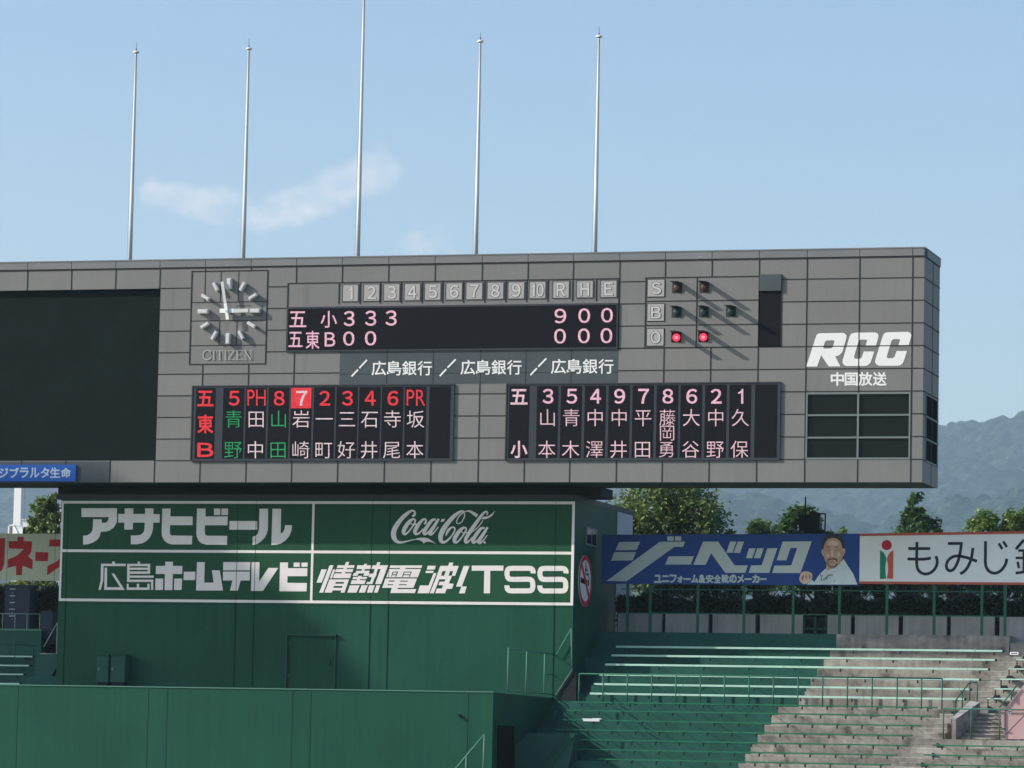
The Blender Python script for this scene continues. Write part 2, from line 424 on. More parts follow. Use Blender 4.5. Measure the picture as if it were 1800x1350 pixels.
# plain panels inside framed fields
jmb = mb; mb = MB()
a, b, c, d = OPEN['count']; mb.box(a, b, .0, .24, c, d, .55)
a, b, c, d = OPEN['clock']; mb.box(a, b, .0, .24, c, d, .5)
a, b, c, d = OPEN['line']; zdisp = W(796, 536.5).z; mb.box(a, b, .0, .24, zdisp, d, .52)
obj('field_panel', mb, PANEL, board)
# big video screen
a, b, c, d = OPEN['screen']
mb = MB(); mb.box(a, b, .2, .26, c, d)
n = 64
for k in range(1, n):
    z = c+(d-c)*k/n; mb.box(a, b, .19, .2, z-.018, z+.018)
obj('video_screen', mb, SCREEN, board)
# count of strikes, balls, outs
mb = jmb
a, b, c, d = OPEN['count']
z1, z2 = W(1234, 528.5).z, W(1234, 571).z; x1 = W(1224.5, 548).x
mb.box(a, b, -.012, 0, z1-JW, z1+JW); mb.box(a, b, -.012, 0, z2-JW, z2+JW); mb.box(x1-JW, x1+JW, -.014, 0, c, d)
a, b, c, d = OPEN['clock']
for x, y0, y1 in ((360.5, 478, 531), (388, 478, 531), (419, 478, 531), (385.5, 563.5, 607), (416, 563.5, 607)):
    xx = W(x, (y0+y1)/2).x; mb.box(xx-.014, xx+.014, -.010, 0, W(x, y1).z, W(x, y0).z)
for y in (531, 563.5, 607):
    z = W(400, y).z; mb.box(a, b, -.012, 0, z-.014, z+.014)
obj('joint_strip', mb, JOINT, board)
Z7 = lambda x, y: (1120+x/6.4286, 470+y/6.4286)
for ch, cx, cy in (('S', 215, 235), ('B', 212, 510), ('O', 207, 790)):
    px, py = Z7(cx, cy)
    r = RC(px-14.5, py-14.8, px+14.5, py+14.8)
    m = MB(); m.box(r[0], r[1], -.03, 0, r[2], r[3]); tl = obj('count_tile', m, TILE, board)
    m = MB(); e = .025
    m.box(r[0]-e, r[0], -.02, 0, r[2]-e, r[3]+e); m.box(r[1], r[1]+e, -.02, 0, r[2]-e, r[3]+e); m.box(r[0], r[1], -.018, 0, r[2]-e, r[2]); m.box(r[0], r[1], -.018, 0, r[3], r[3]+e)
    obj('tile_frame', m, JOINT, tl)
    m = MB(); text_px(m, FW_[ch], px-9.5, py-11.1, px+9.5, py+11.1, -.034, bold=.03); obj('letter_outline', m, SLATE, tl)
    m = MB(); text_px(m, FW_[ch], px-8.6, py-10.5, px+8.6, py+10.5, -.05, bold=.012); obj('letter', m, SILVER, tl)
def lamp(cx, cy, lens_m, core=None):
    px, py = Z7(cx, cy)
    r = RC(px-8.6, py-8.8, px+8.6, py+8.8)
    m = MB(); e = .03
    m.box(r[0], r[1], -.02, .0, r[2], r[3])
    lp = obj('count_lamp', m, BLACK if core else DARKBOX, board)
    m = MB(); xc, zc = (r[0]+r[1])/2+.01, (r[2]+r[3])/2-.015
    prof = [(.155, 0), (.15, .03), (.12, .06), (.07, .08), (.02, .085)]
    n = 20; vs = [(xc+q*math.cos(2*math.pi*i/n), -.022-h, zc+q*math.sin(2*math.pi*i/n)) for q, h in prof for i in range(n)]
    fs = [(j*n+i, j*n+(i+1) % n, (j+1)*n+(i+1) % n, (j+1)*n+i) for j in range(4) for i in range(n)]+[tuple(4*n+i for i in range(n))]
    m.add(vs, fs); obj('lens', m, lens_m, lp, smooth=True)
    if core:
        m = MB(); m.add([(xc+.07*math.cos(2*math.pi*i/n)+.02, -.112, zc+.07*math.sin(2*math.pi*i/n)-.01) for i in range(n)], [tuple(range(n))]); obj('bulb', m, core, lp)
    m = MB(); m.hexa([(r[0]+.05, 0, r[3]-.01), (r[1]-.0, 0, r[3]-.01), (r[1]-.0, 0, r[3]+.01), (r[0]+.05, 0, r[3]+.01)],
                     [(r[0]+.09, -.72, r[3]-.04), (r[1]-.04, -.72, r[3]-.04), (r[1]-.04, -.72, r[3]-.02), (r[0]+.09, -.72, r[3]-.02)])
    obj('visor', m, BLKM, lp)
DARKBOX = mat('lamp housing', (.05, .05, .05), .6)
for cx, cy, lm, core in ((452, 231, LAMP_A, None), (759, 228, LAMP_A, None), (446, 508, LAMP_G, None), (753, 505, LAMP_G, None), (1060, 500, LAMP_G, None), (442, 789, LAMP_R, LAMP_C), (747, 785, LAMP_R, LAMP_C)):
    lamp(cx, cy, lm, core)
a, b, c, d = OPEN['dark']
zs_ = W(1354, 511.5).z
m = MB(); m.box(a+.02, b, -.09, .24, zs_, d); obj('relay_box_top', m, SLATE_L, board)
m = MB(); m.box(a+.02, b-.02, -.012, .24, c+.03, zs_-.002); m.box(a+.02, b, -.03, .24, c, c+.03); obj('relay_box', m, BLACK, board)
# inning tiles
tiles = [('1', 307, 388), ('2', 418, 500), ('3', 524, 606), ('4', 633, 715), ('5', 740, 823), ('6', 852, 936), ('7', 958, 1043), ('8', 1070, 1154), ('9', 1180, 1264), ('10', 1292, 1376), ('R', 1416, 1500), ('H', 1541, 1626), ('E', 1667, 1751)]
edges = [288, 400, 507, 617, 727, 835, 945, 1057, 1168, 1278, 1390, 1520, 1645, 1765]
for e in edges[:-1]:
    m = MB()
    q = RC(500+e/3-.9, 498-(e-288)/1477*7, 500+e/3+.9, 534.5-(e-288)/1477*6); m.box(q[0], q[1], -.016, 0, q[2], q[3]); obj('tile_divider', m, JOINT, board)
for ch, x0, x1 in tiles:
    k = (x0-307)/1360
    px0, px1 = 500+x0/3, 500+x1/3; py0, py1 = 440+(182-22*k)/3, 440+(268-22*k)/3
    r = RC(px0, py0, px1, py1)
    m = MB(); m.box(r[0], r[1], -.02, 0, r[2], r[3]); tl = obj('inning_tile', m, TILE, board)
    m = MB(); e = .028
    m.box(r[0]-e, r[0], -.03, 0, r[2]-e, r[3]+e); m.box(r[1], r[1]+e, -.03, 0, r[2]-e, r[3]+e); m.box(r[0], r[1], -.028, 0, r[2]-e, r[2]); m.box(r[0], r[1], -.028, 0, r[3], r[3]+e)
    obj('tile_frame', m, FRAMEG, tl)
    cx = (px0+px1)/2; cy = (py0+py1)/2; wd = {'1': 4.2, '10': 11}.get(ch, 7.8)
    seq = [(ch, cx-wd, cx+wd)] if ch != '10' else [('1', cx-11, cx-4.5), ('0', cx-1.8, cx+11)]
    m = MB(); [text_px(m, FW_[q], xa_-.8, cy-12.3, xb_+.8, cy+12.3, -.026, bold=.03) for q, xa_, xb_ in seq]; obj('numeral_outline', m, FRAMEG, tl)
    m = MB(); [text_px(m, FW_[q], xa_, cy-11.6, xb_, cy+11.6, -.034, bold=.016) for q, xa_, xb_ in seq]; obj('numeral', m, SILVER, tl)
# line score
a, b, c, d = OPEN['line']
m = MB(); m.box(a, b, -.06, .24, c-.05, zdisp); ls = obj('line_score_display', m, SLATE, board)
m = MB(); m.box(a+.06, b-.06, -.064, -.06, c+.02, zdisp-.07); obj('led_matrix', m, BLACK, ls)
YL = -.07
def z2(txt, x0, y0, x1, y1, **k):
    m = MB(); text_px(m, FW_.get(txt, txt), 500+x0/3, 440+y0/3, 500+x1/3, 440+y1/3, YL, **k); obj('score_character', m, LED_P, ls)
for q in (('五', 25, 322, 115, 405), ('小', 190, 320, 277, 408), ('五', 22, 430, 95, 510), ('東', 112, 424, 185, 520)): z2(*q, bold=.008)
for q in (('3', 312, 320, 370, 400), ('3', 425, 318, 484, 398), ('3', 532, 317, 592, 397), ('9', 1424, 308, 1486, 385), ('0', 1550, 306, 1612, 383), ('0', 1670, 304, 1732, 381),
          ('B', 212, 432, 268, 507), ('0', 310, 428, 369, 503), ('0', 424, 426, 484, 502), ('0', 1422, 414, 1484, 492), ('0', 1548, 412, 1610, 490), ('0', 1667, 410, 1729, 490)): z2(*q, bold=.014)
# bank sign
a, b, c, d = OPEN['bank']
m = MB(); m.box(a, b, -.005, .24, c, d); bs = obj('bank_sign', m, SLATE_L, board)
m = MB()
for x in (540, 785, 1034, 1273, 1512): q = W(500+x/3, 646).x; m.box(q-.014, q+.014, -.009, -.005, c, d)
z = W(840, 656).z; m.box(a, b, -.008, -.005, z-.012, z+.012)
obj('sign_joint', m, JOINT, bs)
for x0, x1, y0, y1, t0, t1, ty0, ty1 in ((350, 437, 578, 665, 457, 780, 583, 660), (815, 905, 575, 663, 926, 1253, 578, 656), (1293, 1383, 570, 658, 1403, 1737, 573, 651)):
    for i, ch in enumerate('広島銀行'):
        m = MB(); wch = (t1-t0)/4
        text_px(m, ch, 500+(t0+wch*i+2)/3, 440+(ty0)/3, 500+(t0+wch*(i+1)-2)/3, 440+ty1/3, -.016, bold=.012); obj('sign_character', m, WHITE, bs)
    m = MB(); paint('s', [ribbon([(x0+4, y1, 9), (x0+38, y1-36, 9)]), ribbon([(x0+45, y1-44, 9), (x1-2, y0, 9)])], (500, 440, 3), -.012, None, None, mb=m); obj('sign_slash', m, WHITE, bs)
# line-ups
def lineup(key, team, slots, blank, num_y, n1, n2, ncol, teamm):
    a, b, c, d = OPEN[key]
    m = MB(); m.box(a, b, -.05, .24, c, d); e = .045
    m.box(a-e, b+e, -.075, 0, d, d+e); m.box(a-e, b+e, -.075, 0, c-e, c); m.box(a-e, a, -.073, 0, c, d); m.box(b, b+e, -.073, 0, c, d)
    up_ = obj('lineup_display', m, SLATE, board)
    def slot(x0, x1): # x at mid height
        xa, xb = W(x0, 742).x, W(x1, 742).x
        m = MB(); m.box(xa, xb, -.058, -.05, c+.06, d-.06); return obj('name_slot', m, BLACK, up_)
    x0, x1, chars = team
    s = slot(x0-1, x1+2)
    for ch, y0, y1 in chars: m = MB(); text_px(m, FW_.get(ch, ch), x0+1.5, y0, x1-1, y1, -.066, bold=.014, fine=.2, fit='ink'); obj('team_character', m, teamm, up_)
    for num, name, x0, x1, nm in slots:
        s = slot(x0-.8, x1+.8); sh = lambda y: (742-y)*.022
        cx = (x0+x1)/2
        if num == '7' and key == 'up1':
            q = RC(x0-.3+1, num_y[0]-5, x1+.3+1, num_y[1]+5); m = MB(); m.box(q[0], q[1], -.064, -.058, q[2], q[3]); obj('highlight_tile', m, LED_R, up_)
            ncm = LED_W
        else: ncm = ncol
        m = MB(); wd = {'1': 4.6, 'PH': 16, 'PR': 16.3}.get(num, 9.6); o = 1.0
        text_px(m, num if len(num) > 1 else FW_[num], cx-wd+o, num_y[0]-(2 if len(num) > 1 else 0), cx+wd+o, num_y[1], -.071, bold=-.004 if len(num) > 1 else .018); obj('position_number', m, ncm, up_)
        ys = (n1, n2) if len(name) == 2 else (n1, (n1[1]-.5, n2[0]-2), n2)
        for ch, (y0, y1) in zip(name, ys):
            cc = cx+sh((y0+y1)/2); h = 16.6 if len(name) == 2 else 15.3
            m = MB(); text_px(m, ch, cc-h, (y0+y1)/2-h, cc+h, (y0+y1)/2+h, -.066, fit='em', bold=-.006); obj('name_character', m, nm, up_)
    slot(*blank)
P1 = [(393, 428), (433, 467), (472.5, 507), (512, 547), (552.5, 587), (592, 627.5), (632, 667.5), (672, 707.5), (712.5, 748)]
nm1 = ['青野', '田中', '山田', '岩崎', '一町', '三好', '石井', '寺尾', '坂本']; no1 = ['5', 'PH', '8', '7', '2', '3', '4', '6', 'PR']
cl1 = [LED_G, LED_W, LED_G] + [LED_W]*6
lineup('up1', (345.5, 376, [('五', 687, 714), ('東', 729, 761.5), ('B', 778.5, 803)]), [(no1[i], nm1[i], *P1[i], cl1[i]) for i in range(9)], (754.5, 791.5), (687, 713), (721, 752), (775, 806), LED_R, LED_R)
P2 = [(944.5, 980), (986.5, 1021.5), (1028.5, 1063.5), (1070.5, 1106), (1112.5, 1148), (1155, 1191), (1197, 1233), (1240, 1276), (1283, 1319)]
nm2 = ['山本', '青木', '中澤', '中井', '平田', '藤岡勇', '大谷', '中野', '久保']; no2 = ['3', '5', '4', '9', '7', '8', '6', '2', '1']
lineup('up2', (896, 928, [('五', 684, 711), ('小', 775, 805)]), [(no2[i], nm2[i], *P2[i], LED_PW) for i in range(9)], (1327, 1366), (683.5, 709.5), (718, 750), (774, 805.5), LED_P, LED_PW)
# broadcaster's letters
ZR = (1400, 565, 8.1818)
Rr = ([(325, 170), (665, 165), (700, 177), (720, 205), (718, 240), (668, 420), (650, 455), (612, 488), (575, 500), (556, 496), (632, 647), (465, 647), (355, 488), (298, 648), (140, 650), (275, 235), (292, 192)],
      [[(430, 275), (532, 270), (547, 285), (522, 370), (500, 388), (397, 391), (385, 376), (412, 293)]])
C1_ = [(800, 172), (840, 162), (1130, 158), (1165, 172), (1181, 205), (1175, 240), (1145, 345), (995, 347), (1018, 275), (1008, 263), (920, 262), (893, 285), (830, 505), (836, 531), (855, 538), (915, 535), (937, 518), (968, 433), (1118, 432), (1085, 540), (1062, 598), (1025, 633), (980, 640), (720, 642), (680, 625), (662, 590), (667, 550), (765, 215), (780, 188)]
C2_ = [(1275, 165), (1312, 155), (1600, 150), (1640, 165), (1653, 200), (1645, 240), (1615, 340), (1468, 340), (1490, 268), (1480, 256), (1395, 255), (1370, 275), (1300, 500), (1303, 524), (1322, 530), (1385, 528), (1412, 508), (1440, 425), (1590, 425), (1555, 540), (1532, 598), (1495, 630), (1450, 638), (1190, 638), (1150, 620), (1130, 585), (1137, 545), (1240, 215), (1253, 185)]
for q in (Rr, C1_, C2_): paint('logo_letter', [q], ZR, -.003, WHITE, board, thick=.005)
for ch, x0, x1 in (('中', 497, 680), ('国', 697, 880), ('放', 893, 1090), ('送', 1100, 1295)):
    m = MB(); text_px(m, ch, 1400+x0/8.18, 565+(732 if ch != '国' else 740)/8.18, 1400+x1/8.18, 565+922/8.18, -.006, bold=.008, fine=.5); obj('company_character', m, WHITE, board)
# windows at the right
a, b, c, d = OPEN['win']
pan = [((1083, 1337), (788, 886)), ((1354, 1615), (785, 883)), ((1081, 1335), (902, 1006)), ((1353, 1613), (899, 1004)), ((1078, 1333), (1025, 1129)), ((1351, 1612), (1022, 1126))]
m = MB(); xm = W(1060+1344/3, 748).x
zr = [c, W(1508, 769).z, W(1508, 729.5).z, d]
fr = MB(); fr.box(a, b, .10, .24, c, d)
for z in zr[1:3]: fr.box(a, b, -.012, .10, z-.032, z+.032)
fr.box(xm-.035, xm+.035, -.015, .10, c, d); fr.box(a, a+.06, -.02, .10, c, d); fr.box(b-.06, b, -.02, .10, c, d); fr.box(a+.06, b-.06, -.018, .10, d-.05, d); fr.box(a+.06, b-.06, -.018, .10, c, c+.07)
wf = obj('window', fr, ALU, board)
for i in range(3):
    for x0, x1 in ((a+.06, xm-.035), (xm+.035, b-.06)):
        m = MB(); m.box(x0, x1, .06, .09, zr[i]+.05, zr[i+1]-.045); obj('pane', m, GLASS, wf)
y0_, y1_ = WX(1627, 750, XR).y, WX(1646.5, 750, XR).y
fr = MB(); fr.box(XR, XR+.03, y0_, y1_, c-.05, d)
sw = obj('side_window', fr, ALU, board)
for i in range(3):
    for k in range(2):
        ya = y0_+.06+(y1_-y0_-.06)*k/2
        m = MB(); m.box(XR+.03, XR+.036, ya, ya+(y1_-y0_)/2-.1, zr[i]+.05-.02, zr[i+1]-.05); obj('side_pane', m, GLASSM, sw)
# dark panels in the bottom strip beside the blue sign
m = MB(); x0, x1 = W(135, 830).x, XK[14]; m.box(W(-300, 830).x, x1-.03, -.006, 0, ZB, ZK[1]-.03); obj('dark_strip', m, SLATE_L, board)

# blue sign under the screen
bs = thing('hanging_sign', 'long blue sign with pale lettering fixed under the big dark video screen', 'sign', (W(0, 832).x, -.05, ZB))
r = RC(-240, 817.5, 134.5, 846.5)
m = MB(); m.box(r[0], r[1], -.09, -.007, r[2], r[3]); obj('sign_panel', m, SBLUE, bs)
for i, (ch, x0, x1) in enumerate((('ジ', -20, 165), ('ブ', 195, 375), ('ラ', 395, 565), ('ル', 590, 775), ('タ', 805, 975), ('生', 990, 1185), ('命', 1205, 1400))):
    m = MB(); text_px(m, ch, x0/11.25, 800+(250 if i else 255)/11.25, x1/11.25, 800+447/11.25, -.096, bold=.016, fine=.3); obj('sign_character', m, SBLUE_T, bs)

# ------------------------------------------------------------------ clock
ck = thing('wall_clock', 'large wall clock of twelve white bars and two hands on the scoreboard', 'clock', tuple(W(397.5, 546)))
Z6 = lambda x, y: (330+x/9, 470+y/9)
cpos = {12: (650, 255), 1: (860, 300), 2: (1023, 460), 3: (1055, 685), 4: (1001, 905), 5: (838, 1068), 6: (630, 1125), 7: (412, 1075), 8: (265, 915), 9: (235, 695), 10: (275, 470), 11: (435, 305)}
for h, (x, y) in cpos.items():
    p = W(*Z6(x, y), -.2); an = math.radians(90-30*h)
    big = h % 3 == 0; L_, w_ = (.43, .165) if big else (.37, .125)
    ax = Vector((math.cos(an), 0, math.sin(an))); bx = Vector((-math.sin(an), 0, math.cos(an)))
    q = [p+ax*L_/2*s+bx*w_/2*t for s, t in ((-1, -1), (1, -1), (1, 1), (-1, 1))]
    m = MB(); m.hexa(q, [Vector((v.x, 0, v.z)) for v in q])
    q2 = [p+Vector((0, -.012, 0))+ax*(L_/2-.03)*s+bx*(w_/2-.025)*t for s, t in ((-1, -1), (1, -1), (1, 1), (-1, 1))]
    m.hexa(q2, [v+Vector((0, .013, 0)) for v in q2])
    obj('hour_marker', m, MARK, ck)
def hand(name, tail, mid, tip, w_, y):
    A, B_, C_ = W(*Z6(*tail), y), W(*Z6(*mid), y), W(*Z6(*tip), y)
    ax = (C_-A).normalized(); bx = Vector((-ax.z, 0, ax.x))
    def bar(p, q, w_, y0, th):
        f = [p+bx*w_/2, p-bx*w_/2, q-bx*w_/2, q+bx*w_/2]; f = [Vector((v.x, y0, v.z)) for v in f]
        return MB().hexa(f, [v+Vector((0, th, 0)) for v in f])
    o = obj(name, bar(A, B_, w_, y, .05), HANDW, ck)
    obj('hand_tip', bar(B_, C_, w_*.92, y+.004, .045), MARK, o)
hand('hour_hand', (505, 685), (725, 686), (952, 680), .165, -.24)
hand('minute_hand', (628, 825), (592, 575), (540, 225), .125, -.31)
m = MB(); c0 = W(*Z6(612, 690), -.31)
n = 12; m.hexa([(c0.x+.05*math.cos(6.283*i/n), -.33, c0.z+.05*math.sin(6.283*i/n)) for i in range(n)], [(c0.x+.05*math.cos(6.283*i/n), 0, c0.z+.05*math.sin(6.283*i/n)) for i in range(n)]); obj('spindle', m, MARK, ck)
tk, tn = 6.5, 3.2
cz = [ribbon(catmull([(1110, 540), (1104, 531), (1092, 527), (1079, 532), (1071, 545), (1071, 560), (1079, 572), (1092, 577), (1104, 573), (1111, 563)], 4), tk), ribbon([(1110, 527), (1110, 545)], tn),
      ribbon([(1127, 527), (1127, 577)], tk), ribbon([(1120, 528), (1134, 528)], tn), ribbon([(1120, 576), (1134, 576)], tn),
      ribbon([(1158, 529), (1158, 577)], tk), ribbon([(1140, 529), (1176, 529)], tn), ribbon([(1141, 529), (1141, 541)], tn), ribbon([(1175, 529), (1175, 541)], tn), ribbon([(1151, 576), (1165, 576)], tn),
      ribbon([(1188, 527), (1188, 577)], tk), ribbon([(1181, 528), (1195, 528)], tn), ribbon([(1181, 576), (1195, 576)], tn),
      ribbon([(1203, 529), (1234, 529)], tn), ribbon([(1233, 529), (1203, 575)], tk), ribbon([(1202, 576), (1236, 576)], tn), ribbon([(1204, 529), (1203, 540)], tn), ribbon([(1235, 576), (1236, 564)], tn),
      ribbon([(1250, 528), (1250, 577)], tk), ribbon([(1244, 528), (1278, 528)], tn), ribbon([(1244, 576), (1280, 576)], tn), ribbon([(1250, 552), (1270, 552)], tn), ribbon([(1277, 528), (1277, 539)], tn), ribbon([(1279, 576), (1280, 564)], tn),
      ribbon([(1293, 528), (1293, 577)], tn), ribbon([(1291, 529), (1322, 577)], tk), ribbon([(1323, 527), (1323, 577)], tn), ribbon([(1286, 528), (1298, 528)], tn), ribbon([(1317, 528), (1330, 528)], tn), ribbon([(1287, 576), (1300, 576)], tn)]
paint('maker_lettering', cz, (0, 440, 3), -.02, mat('dull metal letter', (.36, .36, .35), .5), ck)
m = MB()
for x0, y0, x1, y1 in ((780, 603, 1010, 609), (780, 765, 1178, 771), (778, 603, 784, 640), (1172, 603, 1178, 771)):
    r = RC(*Z6(x0, y0), *Z6(x1, y1)); m.box(r[0], r[1], -.008, 0, r[2], r[3])
obj('service_hatch', m, JOINT, ck)

# ------------------------------------------------------------------ flagpoles
poles = [(228.5, 457, 237.6, 93, 239, 74), (427.5, 455, 436.3, 87, 437.4, 68), (629, 450, 637.9, -22, 638.6, -42), (836.5, 446, 842.8, 74, 843.6, 56), (1046, 442, 1051.7, 65.5, 1052.6, 47)]
plab = ['white flagpole at the far left, nearest the big video screen', 'white flagpole above the wall clock, second from the left', 'tallest white flagpole, its top cut off by the picture edge', 'white flagpole standing above the middle of the inning tiles', 'white flagpole at the far right of the row, above the E tile']
for (bx_, by, tx, ty, sx, sy), lb in zip(poles, plab):
    b0 = W(bx_, by, 2.0); x = b0.x; zt = W(tx, ty, 2.0).z; zsp = W(sx, sy, 2.0).z; zb = ZT-.12
    p = thing('flagpole', lb, 'flagpole', (x, 2.0, zb), 'flagpoles on the scoreboard roof')
    m = MB()
    m.lathe((x, 2.0, 0), [(.086, zb), (.080, zb+3), (.054, zt-1.5), (.040, zt-.12), (.050, zt-.11), (.036, zt-.03)], 16); obj('shaft', m, POLE, p, smooth=True)
    m = MB(); m.lathe((x, 2.0, 0), [(.05, zt-.03), (.13, zt-.005), (.13, zt+.03), (.10, zt+.07), (.03, zt+.095)], 16); obj('cap', m, POLE, p)
    m = MB(); m.tube((x, 2, zt+.08), (x, 2, zt+.17), .022); m.tube((x, 2, zt+.15), (x, 2, zsp), .010, .006); obj('lightning_rod', m, BLKM, p)
    m = MB(); m.tube((x-.14, 1.97, zb), (x-.055, 1.99, zt-.3), .006, n=5); obj('halyard', m, RAILP, p)
# ------------------------------------------------------------------ green building under the board
YW = 1.6
XBL, XBR = W(104.5, 1050, YW).x, W(1008, 1050, YW).x
XBL -= .04
ZRF = W(560, 870, YW).z
YBK = WX(1112, 930, XBR).y
bld = thing('backscreen_building', 'dark green concrete building with white painted advertisements below the scoreboard', 'building', ((XBL+XBR)/2, YW, 0))
m = MB(); m.box(XBL, XBR, YW, YBK, -9, ZRF-.02); obj('wall', m, GREEN, bld)
m = MB(); m.box(XBL-.2, XBR+.02, YW-.06, YBK+.1, ZRF-.19, ZRF+.02); obj('roof_coping', m, SLATE, bld)
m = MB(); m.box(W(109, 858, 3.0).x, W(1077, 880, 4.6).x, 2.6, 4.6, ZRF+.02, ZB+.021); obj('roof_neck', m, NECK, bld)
m = MB(); ya, yb = WX(1084, 920, XBR).y, WX(1111, 920, XBR).y; m.box(XBR, XBR+.03, ya, yb, -1, ZRF-.20); obj('pale_side_panel', m, BLD_L, bld)
# signboard field
r = RC(107, 881, 1008.5, 1060.5, YW); r = (XBL+.02, XBR-.005, r[2], r[3])
m = MB(); m.box(r[0], r[1], YW-.012, YW, r[2], r[3]); obj('signboard', m, GREEN_D, bld)
fw_ = .055; ys = YW-.012
zm = W(560, 970.2, YW).z; xm_ = W(549.5, 965, YW).x
m = MB()
m.box(r[0], r[1], ys-.008, ys, r[3]-2*fw_, r[3]); m.box(r[0], r[1], ys-.008, ys, r[2], r[2]+2*fw_); m.box(r[0], r[0]+1.6*fw_, ys-.009, ys, r[2]+2*fw_, r[3]-2*fw_); m.box(r[1]-2*fw_, r[1], ys-.009, ys, r[2]+2*fw_, r[3]-2*fw_)
m.box(r[0], r[1], ys-.0075, ys, zm-fw_, zm+fw_); m.box(xm_-fw_*.9, xm_+fw_*.9, ys-.0085, ys, r[2]+2*fw_, r[3]-2*fw_)
obj('white_frame', m, WHITEP, bld)
# vertical joints of the wall
m = MB()
for px in (417, 449, 653, 684.5, 976, 118):
    x = W(px, 970, YW).x; z0 = W(px, 1215, YW).z
    m.box(x-.011, x+.011, YW-.014-.006, YW-.001, -1, ZRF-.2)
z = W(560, 1063.5, YW).z; m.box(XBL, XBR, YW-.004, YW, z-.02, z+.004)
obj('wall_joint', m, mat('wall joint green', (.008, .035, .026), .8), bld)
# advertisements
Za, Zb_, Zc_, Zd_, Ze_, Zf_ = (130, 870, 9), (330, 870, 9), (165, 960, 9), (360, 960, 9), (550, 960, 9), (680, 960, 9)
A1 = [[(118, 210), (680, 210), (682, 400), (672, 445), (632, 510), (565, 562), (500, 580), (425, 582), (405, 660), (362, 715), (292, 756), (220, 780), (145, 787), (145, 645), (205, 640), (255, 612), (288, 570), (300, 510), (302, 385), (438, 385), (438, 440), (480, 442), (522, 428), (544, 395), (550, 350), (118, 350)],
      [(803, 212), (938, 212), (938, 300), (1125, 300), (1125, 212), (1257, 212), (1257, 303), (1357, 303), (1355, 438), (1253, 438), (1250, 530), (1235, 600), (1202, 668), (1152, 723), (1090, 762), (1000, 780), (900, 780), (900, 642), (1010, 640), (1062, 627), (1100, 590), (1116, 540), (1120, 438), (935, 438), (928, 548), (797, 548), (797, 438), (700, 438), (703, 300), (803, 300)],
      [(1397, 215), (1528, 215), (1525, 340), (1878, 340), (1875, 478), (1520, 478), (1515, 600), (1523, 627), (1545, 642), (1872, 645), (1865, 783), (1550, 783), (1482, 764), (1427, 720), (1396, 660), (1387, 600)]]
for q in ((0,), (1,), (2,)): paint('advert_character', [A1[k] for k in q], Za, YW-.012, WHITEP, bld)
A2 = [[(147, 215), (282, 215), (280, 340), (632, 340), (627, 480), (270, 480), (270, 600), (279, 630), (305, 645), (625, 647), (620, 788), (290, 788), (225, 768), (172, 725), (143, 660), (137, 600)],
      [(415, 215), (515, 215), (515, 318), (415, 318)], [(535, 215), (637, 215), (635, 318), (533, 318)], [(662, 412), (1098, 412), (1098, 550), (658, 550)],
      [(1135, 218), (1272, 218), (1268, 540), (1250, 612), (1217, 675), (1170, 725), (1112, 768), (1060, 786), (1025, 790), (1027, 657), (1075, 648), (1110, 608), (1128, 545)],
      [(1340, 218), (1478, 218), (1470, 615), (1505, 590), (1530, 545), (1540, 478), (1650, 478), (1640, 570), (1602, 655), (1542, 725), (1470, 770), (1400, 788), (1323, 793)]]
for q in ((0, 1, 2), (3,), (4, 5)): paint('advert_character', [A2[k] for k in q], Zb_, YW-.012, WHITEP, bld)
q4 = lambda a, b, c, d: [(a, b), (c, b), (c, d), (a, d)]
A3 = [[(113, 278), (290, 278), (290, 243), (333, 243), (333, 278), (505, 278), (503, 315), (152, 315), (148, 540), (108, 692), (73, 692), (108, 535)],
      [(172, 342), (210, 342), (207, 650), (415, 650), (280, 435), (320, 432), (488, 692), (163, 692)],
      q4(527, 280, 890, 317), q4(692, 245, 728, 282), q4(526, 315, 565, 535), q4(850, 316, 889, 402), q4(562, 340, 852, 375), q4(562, 400, 888, 438), q4(562, 465, 945, 500), q4(524, 530, 940, 567), q4(905, 565, 938, 692),
      q4(520, 595, 550, 657), q4(680, 595, 715, 657), q4(847, 595, 882, 657), q4(520, 655, 882, 692),
      [(1130, 247), (1250, 247), (1250, 313), (1400, 313), (1397, 440), (1250, 440), (1240, 695), (1118, 695), (1125, 440), (980, 440), (982, 313), (1130, 313)],
      [(975, 513), (1097, 513), (1092, 693), (970, 693)], [(1273, 513), (1395, 513), (1388, 693), (1267, 693)], [(1423, 405), (1605, 405), (1602, 537), (1418, 537)],
      [(1632, 253), (1755, 253), (1745, 577), (1895, 577), (1867, 382), (1990, 382), (2043, 702), (1617, 702)]]
for q in ((0, 1), tuple(range(2, 15)), (15, 16, 17), (18,), (19,)): paint('advert_character', [A3[k] for k in q], Zc_, YW-.012, WHITEP, bld)
A4 = [[(292, 253), (718, 253), (715, 383), (290, 383)], [(288, 403), (714, 403), (710, 543), (568, 543), (522, 703), (397, 703), (438, 543), (287, 543)],
      [(742, 253), (865, 253), (858, 565), (1005, 345), (1162, 345), (920, 708), (730, 708)],
      [(1190, 258), (1317, 258), (1313, 348), (1622, 348), (1620, 475), (1308, 475), (1305, 580), (1615, 583), (1610, 715), (1180, 715)], [(1407, 260), (1503, 260), (1502, 327), (1405, 327)], [(1530, 260), (1626, 260), (1624, 327), (1528, 327)]]
for q in ((0, 1), (2,), (3, 4, 5)): paint('advert_character', [A4[k] for k in q], Zd_, YW-.012, WHITEP, bld)
